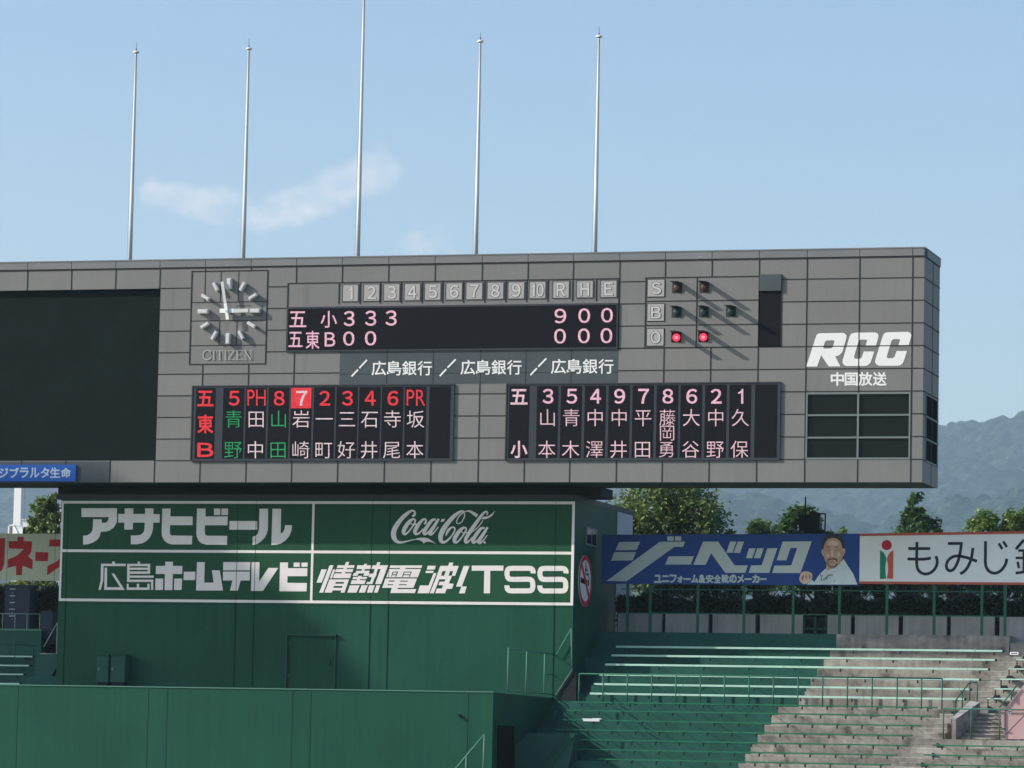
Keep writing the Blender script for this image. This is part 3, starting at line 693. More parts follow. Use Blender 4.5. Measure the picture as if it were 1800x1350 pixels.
A5 = [[(135, 368), (218, 368), (140, 577), (57, 577)], [(265, 302), (327, 302), (162, 735), (100, 735)], [(320, 368), (355, 368), (303, 510), (268, 510)],
      [(393, 302), (660, 302), (647, 345), (378, 345)], [(368, 362), (640, 362), (622, 412), (350, 412)], [(345, 432), (610, 432), (588, 507), (315, 507)], [(525, 250), (577, 250), (505, 437), (450, 437)],
      ([(262, 527), (572, 527), (500, 735), (438, 735), (450, 700), (313, 700), (298, 735), (185, 735)], [[(365, 567), (495, 567), (485, 595), (352, 595)], [(337, 630), (470, 630), (458, 660), (322, 660)]]),
      [(815, 280), (857, 280), (795, 432), (750, 432)], [(705, 303), (925, 303), (905, 362), (690, 362)], [(690, 390), (900, 390), (880, 430), (670, 430)], [(650, 425), (725, 425), (702, 470), (628, 470)], [(815, 425), (895, 425), (880, 470), (795, 470)],
      [(640, 487), (860, 487), (845, 522), (625, 522)], [(720, 470), (775, 470), (735, 545), (690, 545)], [(615, 538), (838, 538), (815, 600), (595, 600)],
      [(945, 303), (1190, 303), (1080, 600), (985, 600), (1072, 362), (925, 362)], [(1020, 255), (1070, 255), (940, 600), (840, 600), (860, 565), (905, 565)], [(900, 435), (1010, 435), (990, 490), (880, 490)],
      [(585, 620), (742, 620), (690, 735), (545, 735)], [(770, 620), (870, 620), (822, 735), (725, 735)], [(890, 620), (980, 620), (940, 735), (855, 735)], [(1005, 620), (1065, 620), (1025, 735), (965, 735)],
      [(1225, 305), (1730, 305), (1718, 345), (1212, 345)], [(1380, 343), (1465, 343), (1457, 366), (1372, 366)],
      ([(1205, 362), (1710, 362), (1660, 493), (1162, 493)], [[(1262, 403), (1350, 403), (1318, 485), (1236, 485)], [(1440, 403), (1565, 403), (1535, 485), (1408, 485)]]),
      [(1274, 417), (1328, 417), (1317, 445), (1262, 445)], [(1256, 460), (1311, 460), (1302, 486), (1246, 486)], [(1452, 417), (1546, 417), (1536, 445), (1440, 445)], [(1434, 460), (1530, 460), (1520, 486), (1424, 486)],
      ([(1148, 512), (1648, 512), (1590, 660), (1097, 660)], [[(1202, 543), (1295, 543), (1287, 562), (1195, 562)], [(1385, 547), (1507, 547), (1500, 562), (1378, 562)], [(1183, 603), (1272, 603), (1265, 618), (1177, 618)], [(1365, 603), (1488, 603), (1480, 618), (1358, 618)]]),
      [(1250, 655), (1345, 655), (1335, 680), (1637, 680), (1612, 742), (1225, 742)]]
for q in (tuple(range(8)), tuple(range(8, 23)), tuple(range(23, len(A5)))): paint('advert_character', [A5[k] for k in q], Ze_, YW-.012, WHITEP, bld)
A6 = [[(650, 310), (775, 310), (755, 370), (630, 370)], [(620, 390), (742, 390), (728, 425), (610, 425)], [(740, 425), (785, 425), (665, 745), (485, 745), (525, 622), (660, 622)],
      ([(845, 312), (970, 312), (988, 260), (1052, 260), (1037, 312), (1138, 312), (1080, 470), (1030, 470), (1010, 525), (770, 525)], [[(880, 395), (935, 395), (905, 468), (855, 468)], [(1000, 395), (1050, 395), (1025, 468), (975, 468)]]),
      [(772, 520), (832, 520), (742, 745), (680, 745)], [(930, 520), (1010, 520), (980, 590), (1060, 595), (1030, 675), (945, 678), (920, 745), (765, 745), (792, 672), (870, 670), (890, 620), (815, 615), (835, 563), (915, 560)],
      [(1215, 312), (1307, 312), (1185, 640), (1095, 640)], [(1180, 638), (1263, 638), (1232, 747), (1140, 747)]]
for q in ((0, 1, 2, 3, 4, 5), (6, 7)): paint('advert_character', [A6[k] for k in q], Zf_, YW-.012, WHITEP, bld)
Zg = (810, 960, 6.4286)
S1 = ribbon(catmull([(816, 308), (816, 280), (800, 258), (770, 251), (670, 251), (570, 251), (535, 262), (523, 295), (524, 330), (540, 365), (575, 375), (670, 375), (770, 375), (802, 390), (813, 425), (812, 470), (798, 498), (765, 505), (670, 505), (570, 505), (537, 495), (523, 470), (522, 443)], 4), 57)
for q in ([(122, 220), (482, 220), (480, 278), (333, 278), (330, 533), (260, 533), (265, 278), (125, 278)], S1, shift(S1, 372, 1)): paint('advert_character', [q], Zg, YW-.012, WHITEP, bld)
Zh = (680, 885, 9)
def script_a(dx, dy):
    return [ribbon([(775+dx, 255+dy, 30), (720+dx, 262+dy, 42), (655+dx, 340+dy, 56), (600+dx, 425+dy, 58), (588+dx, 475+dy, 46), (622+dx, 482+dy, 34), (690+dx, 420+dy, 24), (770+dx, 310+dy, 18)], smooth=5),
            ribbon([(822+dx, 242+dy, 34), (745+dx, 365+dy, 52), (682+dx, 460+dy, 56), (702+dx, 490+dy, 38), (755+dx, 448+dy, 20), (818+dx, 368+dy, 16)], smooth=5)]
def script_o(dx, dy):
    return [ribbon([(440+dx, 250+dy, 22), (405+dx, 252+dy, 38), (345+dx, 300+dy, 58), (285+dx, 390+dy, 66), (262+dx, 455+dy, 56), (290+dx, 485+dy, 36), (345+dx, 445+dy, 26), (415+dx, 350+dy, 24), (450+dx, 280+dy, 26), (440+dx, 248+dy, 26)], smooth=5),
            ribbon([(392+dx, 268+dy, 16), (378+dx, 305+dy, 16), (405+dx, 335+dy, 16), (470+dx, 318+dy, 14)], smooth=5)]
AC = [ribbon([(402, 205, 30), (432, 185, 38), (445, 150, 30), (428, 120, 26), (385, 118, 34), (310, 168, 56), (230, 245, 66), (158, 340, 74), (112, 435, 80), (108, 515, 80), (132, 575, 64), (180, 611, 46), (250, 613, 30), (340, 592, 20), (440, 568, 14)], smooth=6),
      [(430, 572), (470, 553), (530, 541), (600, 540), (660, 557), (720, 595), (778, 642), (715, 613), (655, 603), (612, 612), (583, 634), (562, 605), (520, 582), (475, 575)]]
AC += script_o(0, 0)
AC += [ribbon([(590, 325, 26), (615, 300, 34), (618, 262, 30), (588, 248, 32), (540, 285, 46), (480, 365, 62), (444, 440, 60), (462, 482, 42), (510, 470, 28), (575, 400, 18)], smooth=5), ribbon([(440, 340, 12), (490, 320, 14), (530, 285, 20)], smooth=4)]
AC += script_a(0, 0) + [[(868, 245), (922, 245), (897, 290), (850, 290)]]
AC += [ribbon([(1225, 150, 16), (1228, 205, 18), (1180, 295, 16), (1122, 318, 16), (1103, 285, 16), (1135, 215, 18), (1205, 145, 22), (1250, 126, 20)], smooth=6),
       ribbon([(1220, 122, 20), (1165, 128, 38), (1065, 200, 60), (962, 312, 70), (882, 430, 78), (848, 530, 74), (868, 603, 56), (925, 607, 38), (1003, 540, 26), (1062, 452, 22), (1076, 395, 24), (1038, 376, 24), (985, 410, 40), (950, 470, 34), (930, 522, 6)], smooth=6),
       ribbon([(1240, 128, 12), (1300, 120, 28), (1360, 150, 46), (1430, 198, 54)], smooth=5)]
AC += script_o(805, 133)
AC += [ribbon([(1580, 185, 14), (1592, 150, 26), (1565, 128, 26), (1505, 180, 44), (1415, 305, 54), (1310, 455, 60), (1245, 570, 54), (1258, 617, 42), (1310, 585, 24), (1350, 530, 16)], smooth=5),
       ribbon([(1522, 268, 14), (1440, 378, 14), (1330, 462, 16)], smooth=4), [(1488, 247), (1530, 210), (1600, 203), (1660, 165), (1712, 116), (1672, 185), (1612, 232), (1550, 250)]]
AC += script_a(772, 134) + [circ(1547, 617, 19, 16)]
paint('script_lettering', AC, Zh, YW-.012, WHITEP, bld)
# steel door in the wall, side window
r = RC(505, 1117.5, 588.5, 1230, YW)
m = MB(); e = .06
m.box(r[0], r[1], YW-.02, YW, r[2], r[3]); dr = obj('door', m, GREEN, bld)
m = MB(); m.box(r[0]-e, r[1]+e, YW-.14, YW, r[3], r[3]+e); m.box(r[0]-e, r[0], YW-.10, YW, r[2], r[3]); m.box(r[1], r[1]+e*.6, YW-.05, YW, r[2], r[3]); obj('door_frame', m, CABG, dr)
m = MB(); m.tube((r[1]-.18, YW-.08, r[2]+1.35), (r[1]-.18, YW-.08, r[2]+1.6), .02); obj('door_handle', m, BLKM, dr)
for z in (r[2]+.9, r[3]-.35): m = MB(); m.box(r[0]+.02, r[0]+.14, YW-.05, YW-.02, z, z+.12); obj('hinge', m, CABG, dr)
ya, yb = WX(1028.5, 943, XBR).y, WX(1047, 943, XBR).y; za, zb2 = WX(1037, 960, XBR).z, WX(1037, 928, XBR).z
m = MB(); m.box(XBR, XBR+.06, ya, yb, za, zb2); wn = obj('window', m, ALU, bld)
m = MB(); m.box(XBR+.06, XBR+.065, ya+.12, (ya+yb)/2-.06, za+.07, zb2-.07); m.box(XBR+.06, XBR+.065, (ya+yb)/2+.06, yb-.12, za+.07, zb2-.07); obj('pane', m, GLASS, wn)

# no-smoking sign on the side wall
cx = WX(1027.5, 1021, XBR); Rr_ = (WX(1027.5, 975.5, XBR).z-WX(1027.5, 1066.5, XBR).z)/2
sg = thing('no_smoking_sign', 'round red and white no-smoking sign on the shaded side wall', 'sign', tuple(cx))
def dsk(name, r1, x, mt, par, r2=None):
    m = MB(); n = 40
    pt = lambda r, i: (x, cx.y+r*math.cos(2*math.pi*i/n), cx.z+r*math.sin(2*math.pi*i/n))
    if r2: m.add([pt(r1, i) for i in range(n)]+[pt(r2, i) for i in range(n)], [(i, (i+1) % n, n+(i+1) % n, n+i) for i in range(n)])
    else: m.prism([pt(r1, i) for i in range(n)], [], (-.03, 0, 0))
    return obj(name, m, mt, par)
dsk('disc', Rr_, XBR+.035, SWHT, sg); dsk('red_ring', Rr_, XBR+.038, SREDR, sg, Rr_*.80)
def yz(name, pts, x, mt):
    m = MB(); m.prism([(x, cx.y+a*Rr_, cx.z+b*Rr_) for a, b in pts], [], (-.002, 0, 0)); return obj(name, m, mt, sg)
yz('cigarette', [(-.72, -.10), (.28, -.16), (.28, .05), (-.72, .10)], XBR+.0385, BLKM)
yz('cigarette_tip', [(.36, -.16), (.55, -.17), (.55, .05), (.36, .05)], XBR+.0385, BLKM)
m = MB()
for pts in ([(.05, .75), (-.1, .6), (0, .45), (.2, .42), (.1, .62), (.28, .35)], [(.0, .4), (.1, .25), (.35, .2), (.45, .3), (.58, .1), (.6, 0)]):
    sm = catmull(pts, 5)
    tp = ribbon(sm, .06)
    A, B_ = tp[1], tp[2]; n = len(A)
    k = 5.0
m = MB()
for pts in ([(.05, .75), (-.1, .6), (0, .45), (.2, .42), (.1, .62), (.28, .35)], [(-.05, .5), (.0, .3), (.3, .25), (.4, .3), (.52, .12), (.55, .04)]):
    tp = ribbon([(a*100, b*100) for a, b in catmull(pts, 5)], 7)
    A, B_ = tp[1], tp[2]; n = len(A)
    m.add([(XBR+.0388, cx.y+a/100*Rr_, cx.z+b/100*Rr_) for a, b in A+B_], [(i, i+1, n+i+1, n+i) for i in range(n-1)])
obj('smoke_line', m, BLKM, sg)
yz('slash_bar', [(-.70, .54), (-.54, .70), (.68, -.56), (.54, -.70)], XBR+.042, SREDR)

# ------------------------------------------------------------------ front fence wall block
YF = -7.0
XFR = W(866, 1270, YF).x; ZF = W(430, 1209.5, YF).z
XFL = W(-420, 1270, YF).x
fb = thing('outfield_wall', 'tall flat green outfield wall with thin vertical joints in front of the building', 'wall', ((XFL+XFR)/2, YF, -9))
m = MB(); m.box(XFL, XFR, YF, YW-.02, -9, ZF-.03); obj('wall', m, GREEN, fb)
m = MB(); m.box(XFL, XFR+.01, YF-.03, YF+.25, ZF-.03, ZF+.01); obj('coping', m, GREEN_C, fb)
m = MB()
for px in (259.5, 293, 513, 545.5, 822, 30):
    x = W(px, 1280, YF).x; m.box(x-.012, x+.012, YF-.005, YF, -9, ZF-.04)
obj('wall_joint', m, bpy.data.materials['wall joint green'], fb)
ya, yb = WX(871, 1310, XFR).y, WX(902, 1310, XFR).y; zt = WX(886, 1275.5, XFR).z
m = MB(); m.box(XFR, XFR+.012, ya, yb, -9, zt); dw = obj('doorway', m, mat('doorway darkness', (.004, .005, .005), .9), fb)  # flat black slab, its colour stands for the dark inside the opening
m = MB(); m.box(XFR, XFR+.05, ya-.1, ya, -9, zt+.1); m.box(XFR, XFR+.05, yb, yb+.1, -9, zt+.1); m.box(XFR, XFR+.05, ya, yb, zt, zt+.1); obj('doorway_frame', m, GREEN_D, dw)
p = W(808, 1258, YF)
m = MB(); m.tube(p, p+Vector((0, -.12, 0)), .06, n=10); m.box(p.x+.05, p.x+.12, YF-.08, YF, p.z-.05, p.z); obj('tap_fitting', m, BLKM, fb)

def rail_thing(name, label, parts, mt, r=.024, cat='railing', loc=None, group=None):
    loc = loc or tuple(Vector(parts[0][1]))
    t = thing(name, label, cat, loc, group)
    for nm, a, b in parts:
        m = MB(); m.tube(a, b, r if nm != 'post' else r*1.05, n=8); obj(nm, m, mt, t, smooth=True)
    return t
# side railing on the walkway, running away from us
xs_ = XFR-.05
pp = []
tops = [(892.8, 1139.5), (925.3, 1143.5), (957, 1147.5), (976, 1149.5)]
bots = [(892, 1217), (924.5, 1219.5), (956, 1221), (975, 1222.5)]
y3 = [WX(a, 1180, xs_).y for a, _ in tops]
zt0, zb0 = WX(892.8, 1139.5, xs_).z, WX(892, 1217, xs_).z
for y in y3: pp.append(('post', (xs_, y, zb0), (xs_, y, zt0)))
pp.append(('top_rail', (xs_, y3[0], zt0), (xs_, y3[-1], zt0))); pp.append(('lower_rail', (xs_, y3[0], zb0+.08), (xs_, y3[-1], zb0+.08)))
pp.append(('middle_rail', (xs_, y3[2], WX(957, 1184, xs_).z), (xs_, y3[3], WX(957, 1184, xs_).z)))
rail_thing('walkway_railing', 'green tubular guard railing along the walkway edge beside the stairs', pp, GREEN_C)
yq = min(y3[-1]+.1, YW-.12)
a0, a1, b0_, b1_ = W(978, 1151, yq), W(1004, 1105, yq), W(977, 1222, yq), W(1006, 1177, yq)
rail_thing('stair_railing', 'short green railing climbing steeply at the corner of the green building', [('post', b1_, a1), ('top_rail', a0, a1), ('lower_rail', b0_, b1_)], GREEN_C)
m = MB(); f = [W(x, y, yq+.05) for x, y in ((977, 1223), (1007, 1179), (1013, 1179), (1013, 1262), (990, 1262))]; sb = thing('stair_flight', 'dark sloping flight of steps below the short climbing railing', 'stairs', tuple(f[0])); m.prism(f, [], (0, .08, 0)); obj('stringer', m, NECK, sb)  # near-black colour stands for the shade on this stair side
yq = YF-.8
a0, a1, a2 = W(795, 1358, yq), W(851.5, 1291, yq), W(820, 1329, yq)
rail_thing('stair_railing', 'sloping green handrail rising in front of the outfield wall at the bottom edge', [('top_rail', a0, a1), ('post', a1, W(849, 1370, yq)), ('post', a2, W(818.5, 1370, yq))], GREEN_C, r=.03)

# cabinets on the walkway
for x0, x1, lb in ((170, 190.5, 'left one of two dark green switch cabinets behind the wall top'), (194.5, 219.5, 'right one of two dark green switch cabinets, casting a shadow on the wall')):
    r = RC(x0, 1152, x1, 1199, 1.0)
    t = thing('switch_cabinet', lb, 'cabinet', ((r[0]+r[1])/2, 1.0, r[2]), 'switch cabinets on the walkway')
    m = MB(); m.box(r[0], r[1], 1.0, 1.5, r[2], r[3]); obj('body', m, CABG, t)
    m = MB(); m.box(r[0]-.03, r[1]+.03, .95, 1.55, r[3], r[3]+.05); obj('lid', m, GREEN, t)
    m = MB(); m.box(r[0]+.05, r[0]+.12, .98, 1.0, r[3]-.62, r[3]-.5); obj('door_latch', m, ALU, t)
    m = MB(); m.box(r[0]+.05, r[1]-.05, 1.05, 1.45, ZF-.03, r[2]); obj('plinth', m, NECK, t)

# ------------------------------------------------------------------ right bleachers
by = [1139, 1154.6, 1171, 1189, 1206, 1223, 1239, 1254, 1271, 1288.5, 1306, 1323, 1340, 1357, 1374]
bl = [1086, 1078, 1067, 1057, 1047, 1040, 1010, 998, 989, 979, 1014, 1014, 1054, 1044, 1040]
br = [1765, 1752, 1740, 1724, 1708, 1698, 1649, 1638, 1621, 1605.5, 1597, 1578, 1567, 1555, 1542]
pb = [1459, 1448, 1436.5, 1425, 1414.5, 1404, 1368, 1356, 1344, 1332, 1320, 1310, 1298, 1287, 1276]
YR = [4.3-.75*i for i in range(15)]
zbn = [W(1400, by[i], YR[i]-.2).z for i in range(15)]
XEND = W(2050, 1200, 0).x
XSL = XBR+.02
ter = thing('bleacher_terrace', 'stepped concrete bleacher terrace, painted green on its left part, weathered grey on the right', 'terrace', (W(1400, 1250, 0).x, 0, -9))
ztop = W(1560, 1115.5, 5.0).z
m1, m2 = MB(), MB()
xp = W(1470, 1125, 5.0).x
m1.box(XSL, xp, 5.0, 7.2, -9, ztop); obj('painted_step', m1, CONC_P, ter)
m2.box(xp, W(1774, 1130, 5).x, 5.0, 7.2, -9, ztop, .6); obj('bare_step', m2, CONC, ter)
ZST = []
for i in range(15):
    zt = zbn[i]-.085; ZST.append(zt)
    xp = W(pb[i], by[i]+8, YR[i]).x
    xl = XSL if YR[i] > YW-.1 else XFR+.02
    if i >= 10: xl = W(1000, 1320, YR[i]).x
    elif i >= 2:
        x2 = W(bl[i]-8, by[i], YR[i]).x
        m = MB(); m.box(xl, x2, YR[i], YR[i]+.80, -9, zt-.62); m.box(xl, x2-.02, YR[i]-.37, YR[i], -9, zt-.82); obj('painted_step', m, CONC_P, ter); xl = x2
    m = MB(); m.box(xl, xp, YR[i], YR[i]+.80, -9, zt); obj('painted_step', m, CONC_P, ter)
    xr = W(1665, 1290, YR[i]).x if i in (8, 9) else XEND
    if i in (6, 7): xr = W(1672, 1250, YR[i]).x
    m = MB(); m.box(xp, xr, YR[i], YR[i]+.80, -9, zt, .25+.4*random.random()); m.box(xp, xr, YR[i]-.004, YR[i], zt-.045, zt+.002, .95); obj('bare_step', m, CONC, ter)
# aisle stairs
for i in range(0, 14):
    if i < 6: x0, x1 = br[i]+4, br[i]+42
    elif i < 10: x0, x1 = br[i]+6, br[i]+ (30 if i < 8 else 44)
    else: x0, x1 = br[i]+6, br[i]+44
    xa, xb = W(x0, by[i]+6, YR[i]).x, W(x1, by[i]+6, YR[i]).x
    zlo = ZST[i+1]; zhi = ZST[i]
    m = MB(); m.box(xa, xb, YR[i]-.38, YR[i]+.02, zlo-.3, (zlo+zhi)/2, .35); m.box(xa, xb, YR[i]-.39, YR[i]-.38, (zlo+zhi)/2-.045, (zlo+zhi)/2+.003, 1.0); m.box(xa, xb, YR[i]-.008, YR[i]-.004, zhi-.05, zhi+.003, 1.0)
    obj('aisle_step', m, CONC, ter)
# upper landing of the aisle
m = MB(); m.box(W(1776, 1125, 5).x, XEND, 5.0, 7, -9, W(1790, 1130, 5).z); obj('aisle_step', m, CONC, ter)

# benches
m = MB()
m.box(-.006, .006, -.50, .0, -.016, 0); m.box(-.02, .02, -.52, -.49, -.12, -.0); m.box(-.02, .02, -.49, -.40, -.13, -.10); m.box(-.02, .02, -.40, -.37, -.13, -.03)
BR_MESH = obj('bracket', m, BRKT); bme = BR_MESH.data; bpy.data.objects.remove(BR_MESH)
def bench(label, xa, xb, Y, z, mt, group, spacing, th=.05, dep=.28):
    t = thing('bench', label, 'bench', ((xa+xb)/2, Y-.4, z), group)
    m = MB(); L_ = 3.6; x = xa
    while x < xb-.05:
        e = min(x+L_, xb); m.box(x+.008, e-.008, Y-dep-.24, Y-.30, z-th, z, random.random()); x = e
    obj('seat_plank', m, mt, t)
    n = max(2, int((xb-xa)/spacing)+1)
    for k in range(n):
        xx = xa+.35+(xb-xa-.7)*k/(n-1)
        o = bpy.data.objects.new('bracket', bme); COL.objects.link(o); o.parent = t
        o.location = (xx-t.location.x, Y-t.location.y, z-th-t.location.z)
    if mt is BEN_P:
        m = MB(); m.box(xb-.35, xb+.03, Y-dep-.25, Y-.29, z-th-.012, z-th-.002); m.box(xb-.02, xb+.035, Y-dep-.244, Y-.294, z-th, z+.004); obj('end_cap', m, BLKM, t)
    return t
ordn = ['topmost', 'second', 'third', 'fourth', 'fifth', 'sixth', 'seventh', 'eighth', 'ninth', 'tenth', 'eleventh', 'twelfth', 'thirteenth', 'fourteenth', 'fifteenth']
for i in range(15):
    xa, xb = W(bl[i], by[i]-3, YR[i]-.2).x, W(br[i], by[i]+3, YR[i]-.2).x
    pale = i < 6
    lb = ('%s long bench from the top of the right bleachers, %s' % (ordn[i], 'pale mint plank' if pale else 'thin green plank')) if i else 'topmost long pale mint bench under the concrete top wall of the right bleachers'
    bench(lb, xa, xb, YR[i], zbn[i], BEN_P if pale else BEN_G, 'long benches of the right bleachers', .95 if not pale else 1.9, th=.075 if pale else .05)
rl = {1: 1788, 2: 1774, 3: 1760, 4: 1750, 5: 1737, 10: 1641.5, 11: 1626, 12: 1613, 13: 1600}
ro = {1: 'highest', 2: 'second highest', 3: 'middle', 4: 'second lowest', 5: 'lowest'}
for i, x in rl.items():
    yy = by[i]+(4 if i < 6 else 3)
    z = W(x, yy, YR[i]-.2).z
    if i < 6: lb = '%s of the short pale benches right of the aisle, cut by the picture edge' % ro[i]
    else: lb = '%s green bench below the stairwell on the right of the aisle' % {10: 'first', 11: 'second', 12: 'third', 13: 'fourth'}[i]
    t = bench(lb, W(x, yy, YR[i]-.2).x, XEND, YR[i], z, BEN_P if i < 6 else BEN_G, 'short benches right of the aisle', .95)
    if i >= 6: continue
    xa = W(x, yy, YR[i]-.2).x; m = MB(); m.hexa([(xa+.16, YR[i]-.30, z-.02), (xa+.50, YR[i]-.30, z-.02), (xa+.48, YR[i]-.02, z-.02), (xa+.2, YR[i]-.02, z-.02)], [(xa+.25, YR[i]-.25, z+.12), (xa+.45, YR[i]-.25, z+.12), (xa+.42, YR[i]-.05, z+.12), (xa+.28, YR[i]-.05, z+.12)])
    obj('bench_support', m, BLKM, t); m = MB(); m.box(xa+.02, xa+.06, YR[i]-.5, YR[i]-.46, z-.38, z-.06); obj('leg', m, BLKM, t)

# railing in the middle of the right bleachers
Ym = YR[6]+.25
px_ = [1018, 1060, 1102.7, 1145.6, 1188, 1231, 1273.5, 1316.7, 1359.5, 1402.7, 1446, 1489.6, 1533, 1577, 1620, 1656]
zt, zb_ = W(1340, 1188.5, Ym).z, ZST[6]
pts = [W(x, 1212, Ym).x for x in px_]
rail_thing('terrace_railing', 'long horizontal green railing on posts across the middle of the right bleachers',
           [('post', (x, Ym, zb_), (x, Ym, zt)) for x in pts]+[('top_rail', (pts[0], Ym, zt), (pts[-1], Ym, zt))], RAILG, r=.028)

# stairwell on the right: concrete side wall, pink wall, rails, steps
Yv = YR[9]+.05
def pz(px, py, Y=Yv): return W(px, py, Y)
ZA = lambda x, y: (1400+x/4.5, 1050+y/4.5)
vw = thing('stairwell_wall', 'short sloping concrete parapet beside the stairwell in the right bleachers', 'wall', tuple(pz(1690, 1300)))
m = MB()
f = [pz(*ZA(1225, 1125)), pz(*ZA(1262, 1125)), pz(*ZA(1262, 975)), pz(*ZA(1225, 970))]
bk = [pz(*ZA(1372, 1000), YR[6]), pz(*ZA(1453, 1000), YR[6]), pz(*ZA(1453, 840), YR[6]), pz(*ZA(1372, 832), YR[6])]
bk = [Vector((b.x, YR[6], b.z)) for b in bk]
m.hexa(f, bk); obj('parapet', m, CONC, vw)
m = MB(); f2 = [v+Vector((0, -.01, .02)) for v in (f[3], f[2])]; b2 = [v+Vector((0, 0, .02)) for v in (bk[3], bk[2])]
m.hexa([f2[0], f2[1], f2[1]+Vector((0, 0, .04)), f2[0]+Vector((0, 0, .04))], [b2[0], b2[1], b2[1]+Vector((0, 0, .04)), b2[0]+Vector((0, 0, .04))]); obj('parapet_cap', m, CONC_L, vw)
st = thing('stairwell_stairs', 'narrow concrete steps descending between the parapet and the pink wall', 'stairs', tuple(pz(1730, 1300)))
for k in range(8):
    zt_ = pz(1720, 1304-k*7.4).z
    m = MB(); m.box(pz(*ZA(1270+14*k, 1100)).x, pz(*ZA(1660, 1100)).x, Yv+.28*k+.03, Yv+.28*k+.36, -9, zt_, .1 if k % 2 else .4); m.box(pz(*ZA(1270+14*k, 1100)).x, pz(*ZA(1660, 1100)).x, Yv+.28*k, Yv+.28*k+.03, zt_-.05, zt_+.003, .98); obj('step', m, CONC, st)  # alternating dark tints paint the stairwell's shade onto the steps
m = MB(); r = RC(1655, 1300, 1900, 1308, YR[9]-.1); m.box(r[0], XEND, YR[9]-.12, YR[9]+.4, -9, pz(1720, 1300.5).z); obj('landing_edge', m, CONC, st)
pw = thing('pink_wall', 'pink painted sloping wall at the right edge of the stairwell', 'wall', tuple(pz(1775, 1300)))
m = MB(); f = [pz(*ZA(x, y)) for x, y in ((1655, 1122), (2100, 1122), (2100, 560), (1800, 690), (1690, 830), (1655, 885))]
m.prism(f, [], (0, .45, 0)); obj('wall_face', m, PINK, pw)
m = MB(); f = [pz(*ZA(x, y)) for x, y in ((1618, 900), (1650, 890), (1655, 1120), (1622, 1020))]; m.prism([v+Vector((0, -.01, 0)) for v in f], [], (0, .3, 0)); obj('wall_end', m, PINK, pw)
paint('dark_line', [ribbon([(1655, 1085), (1800, 935), (1900, 830)], 4)], (1400, 1050, 4.5), Yv-.001, INK, pw)  # thin dark diagonal line drawn on the pink face
paint('small_notice', [[(1670, 893), (1700, 893), (1700, 930), (1672, 928)]], (1400, 1050, 4.5), Yv-.004, BANW, pw)
paint('notice_mark', [[(1674, 898), (1697, 898), (1697, 906), (1674, 906)], ribbon([(1678, 915), (1692, 925)], 5)], (1400, 1050, 4.5), Yv-.012, INK, pw)
Yr_ = YR[9]-.05
zt = W(*ZA(1160, 880), Yr_).z
q = lambda x, y, Y=Yr_: W(*ZA(x, y), Y)
rail_thing('stairwell_railing', 'green railing with a level top bar in front of the stairwell', [('post', (q(1162, 1000).x, Yr_, q(1162, 1122).z), (q(1162, 1000).x, Yr_, zt)), ('post', (q(1383, 1000).x, Yr_, q(1383, 1122).z), (q(1383, 1000).x, Yr_, zt)),
           ('post', (q(1607, 1000).x, Yr_, q(1607, 1128).z), (q(1607, 1000).x, Yr_, zt)), ('top_rail', (q(1162, 880).x, Yr_, zt), (XEND, Yr_, zt))], RAILG, r=.026)
Y2 = YR[6]
rail_thing('parapet_railing', 'bent green handrail on top of the sloping concrete parapet', [('top_rail', q(1255, 820, YR[8]), q(1370, 672, Y2)), ('top_rail', q(1370, 672, Y2), q(1430, 672, Y2)), ('post', q(1255, 820, YR[8]), q(1257, 968, YR[8])), ('post', q(1312, 748, YR[7]), q(1312, 885, YR[7])), ('post', q(1370, 672, Y2), q(1370, 830, Y2)), ('post', q(1430, 672, Y2), q(1430, 832, Y2))], RAILG, r=.024)
rail_thing('pink_wall_railing', 'green handrail rising along the pink wall', [('top_rail', q(1605, 872, Yv-.1), q(1740, 700, Yv-.1)), ('post', q(1700, 752, Yv-.1), q(1700, 815, Yv-.1)), ('bracket_rail', q(1610, 1040, Yv-.1), q(1650, 1040, Yv-.1))], RAILG, r=.026)
# small white row plate on the aisle
r = RC(1775.3, 1146, 1790, 1150.8, YR[0]-.45)
t = thing('row_plate', 'tiny white notice plate fixed on a step near the top of the aisle', 'sign', (r[0], YR[0]-.45, r[2]))
m = MB(); m.box(r[0], r[1], YR[0]-.45, YR[0]-.42, r[2], r[3]); obj('plate', m, BANW, t)
m = MB()
for k in range(3): m.box(r[0]+.05+.08*k, r[0]+.11+.08*k, YR[0]-.453, YR[0]-.45, r[2]+.03, r[3]-.03)
obj('plate_mark', m, INK, t)

# sloping ramp wall at the bottom, beside the doorway
Yq = -4.6
rw = thing('ramp_wall', 'dark green ramp wall with a sloping pale green top beside the bleachers', 'wall', tuple(W(960, 1350, Yq)))
m = MB(); f = [W(x, y, Yq) for x, y in ((905, 1420), (1012, 1420), (1012, 1289), (930, 1288), (905, 1310))]; m.prism(f, [], (0, .35, 0)); obj('wall', m, CABG, rw)
m = MB(); f = [W(x, y, Yq-.5) for x, y in ((905, 1420), (985, 1420), (1010, 1296), (1003, 1290), (958, 1350), (918, 1405))]; m.prism(f, [], (0, .48, 0)); obj('ramp', m, CABG, rw)
m = MB(); a = [W(x, y, Yq-.53) for x, y in ((954, 1354), (966, 1354), (1011, 1291), (1004, 1288.5))]; m.prism(a, [], (0, .5, 0)); obj('ramp_top', m, GREEN, rw)

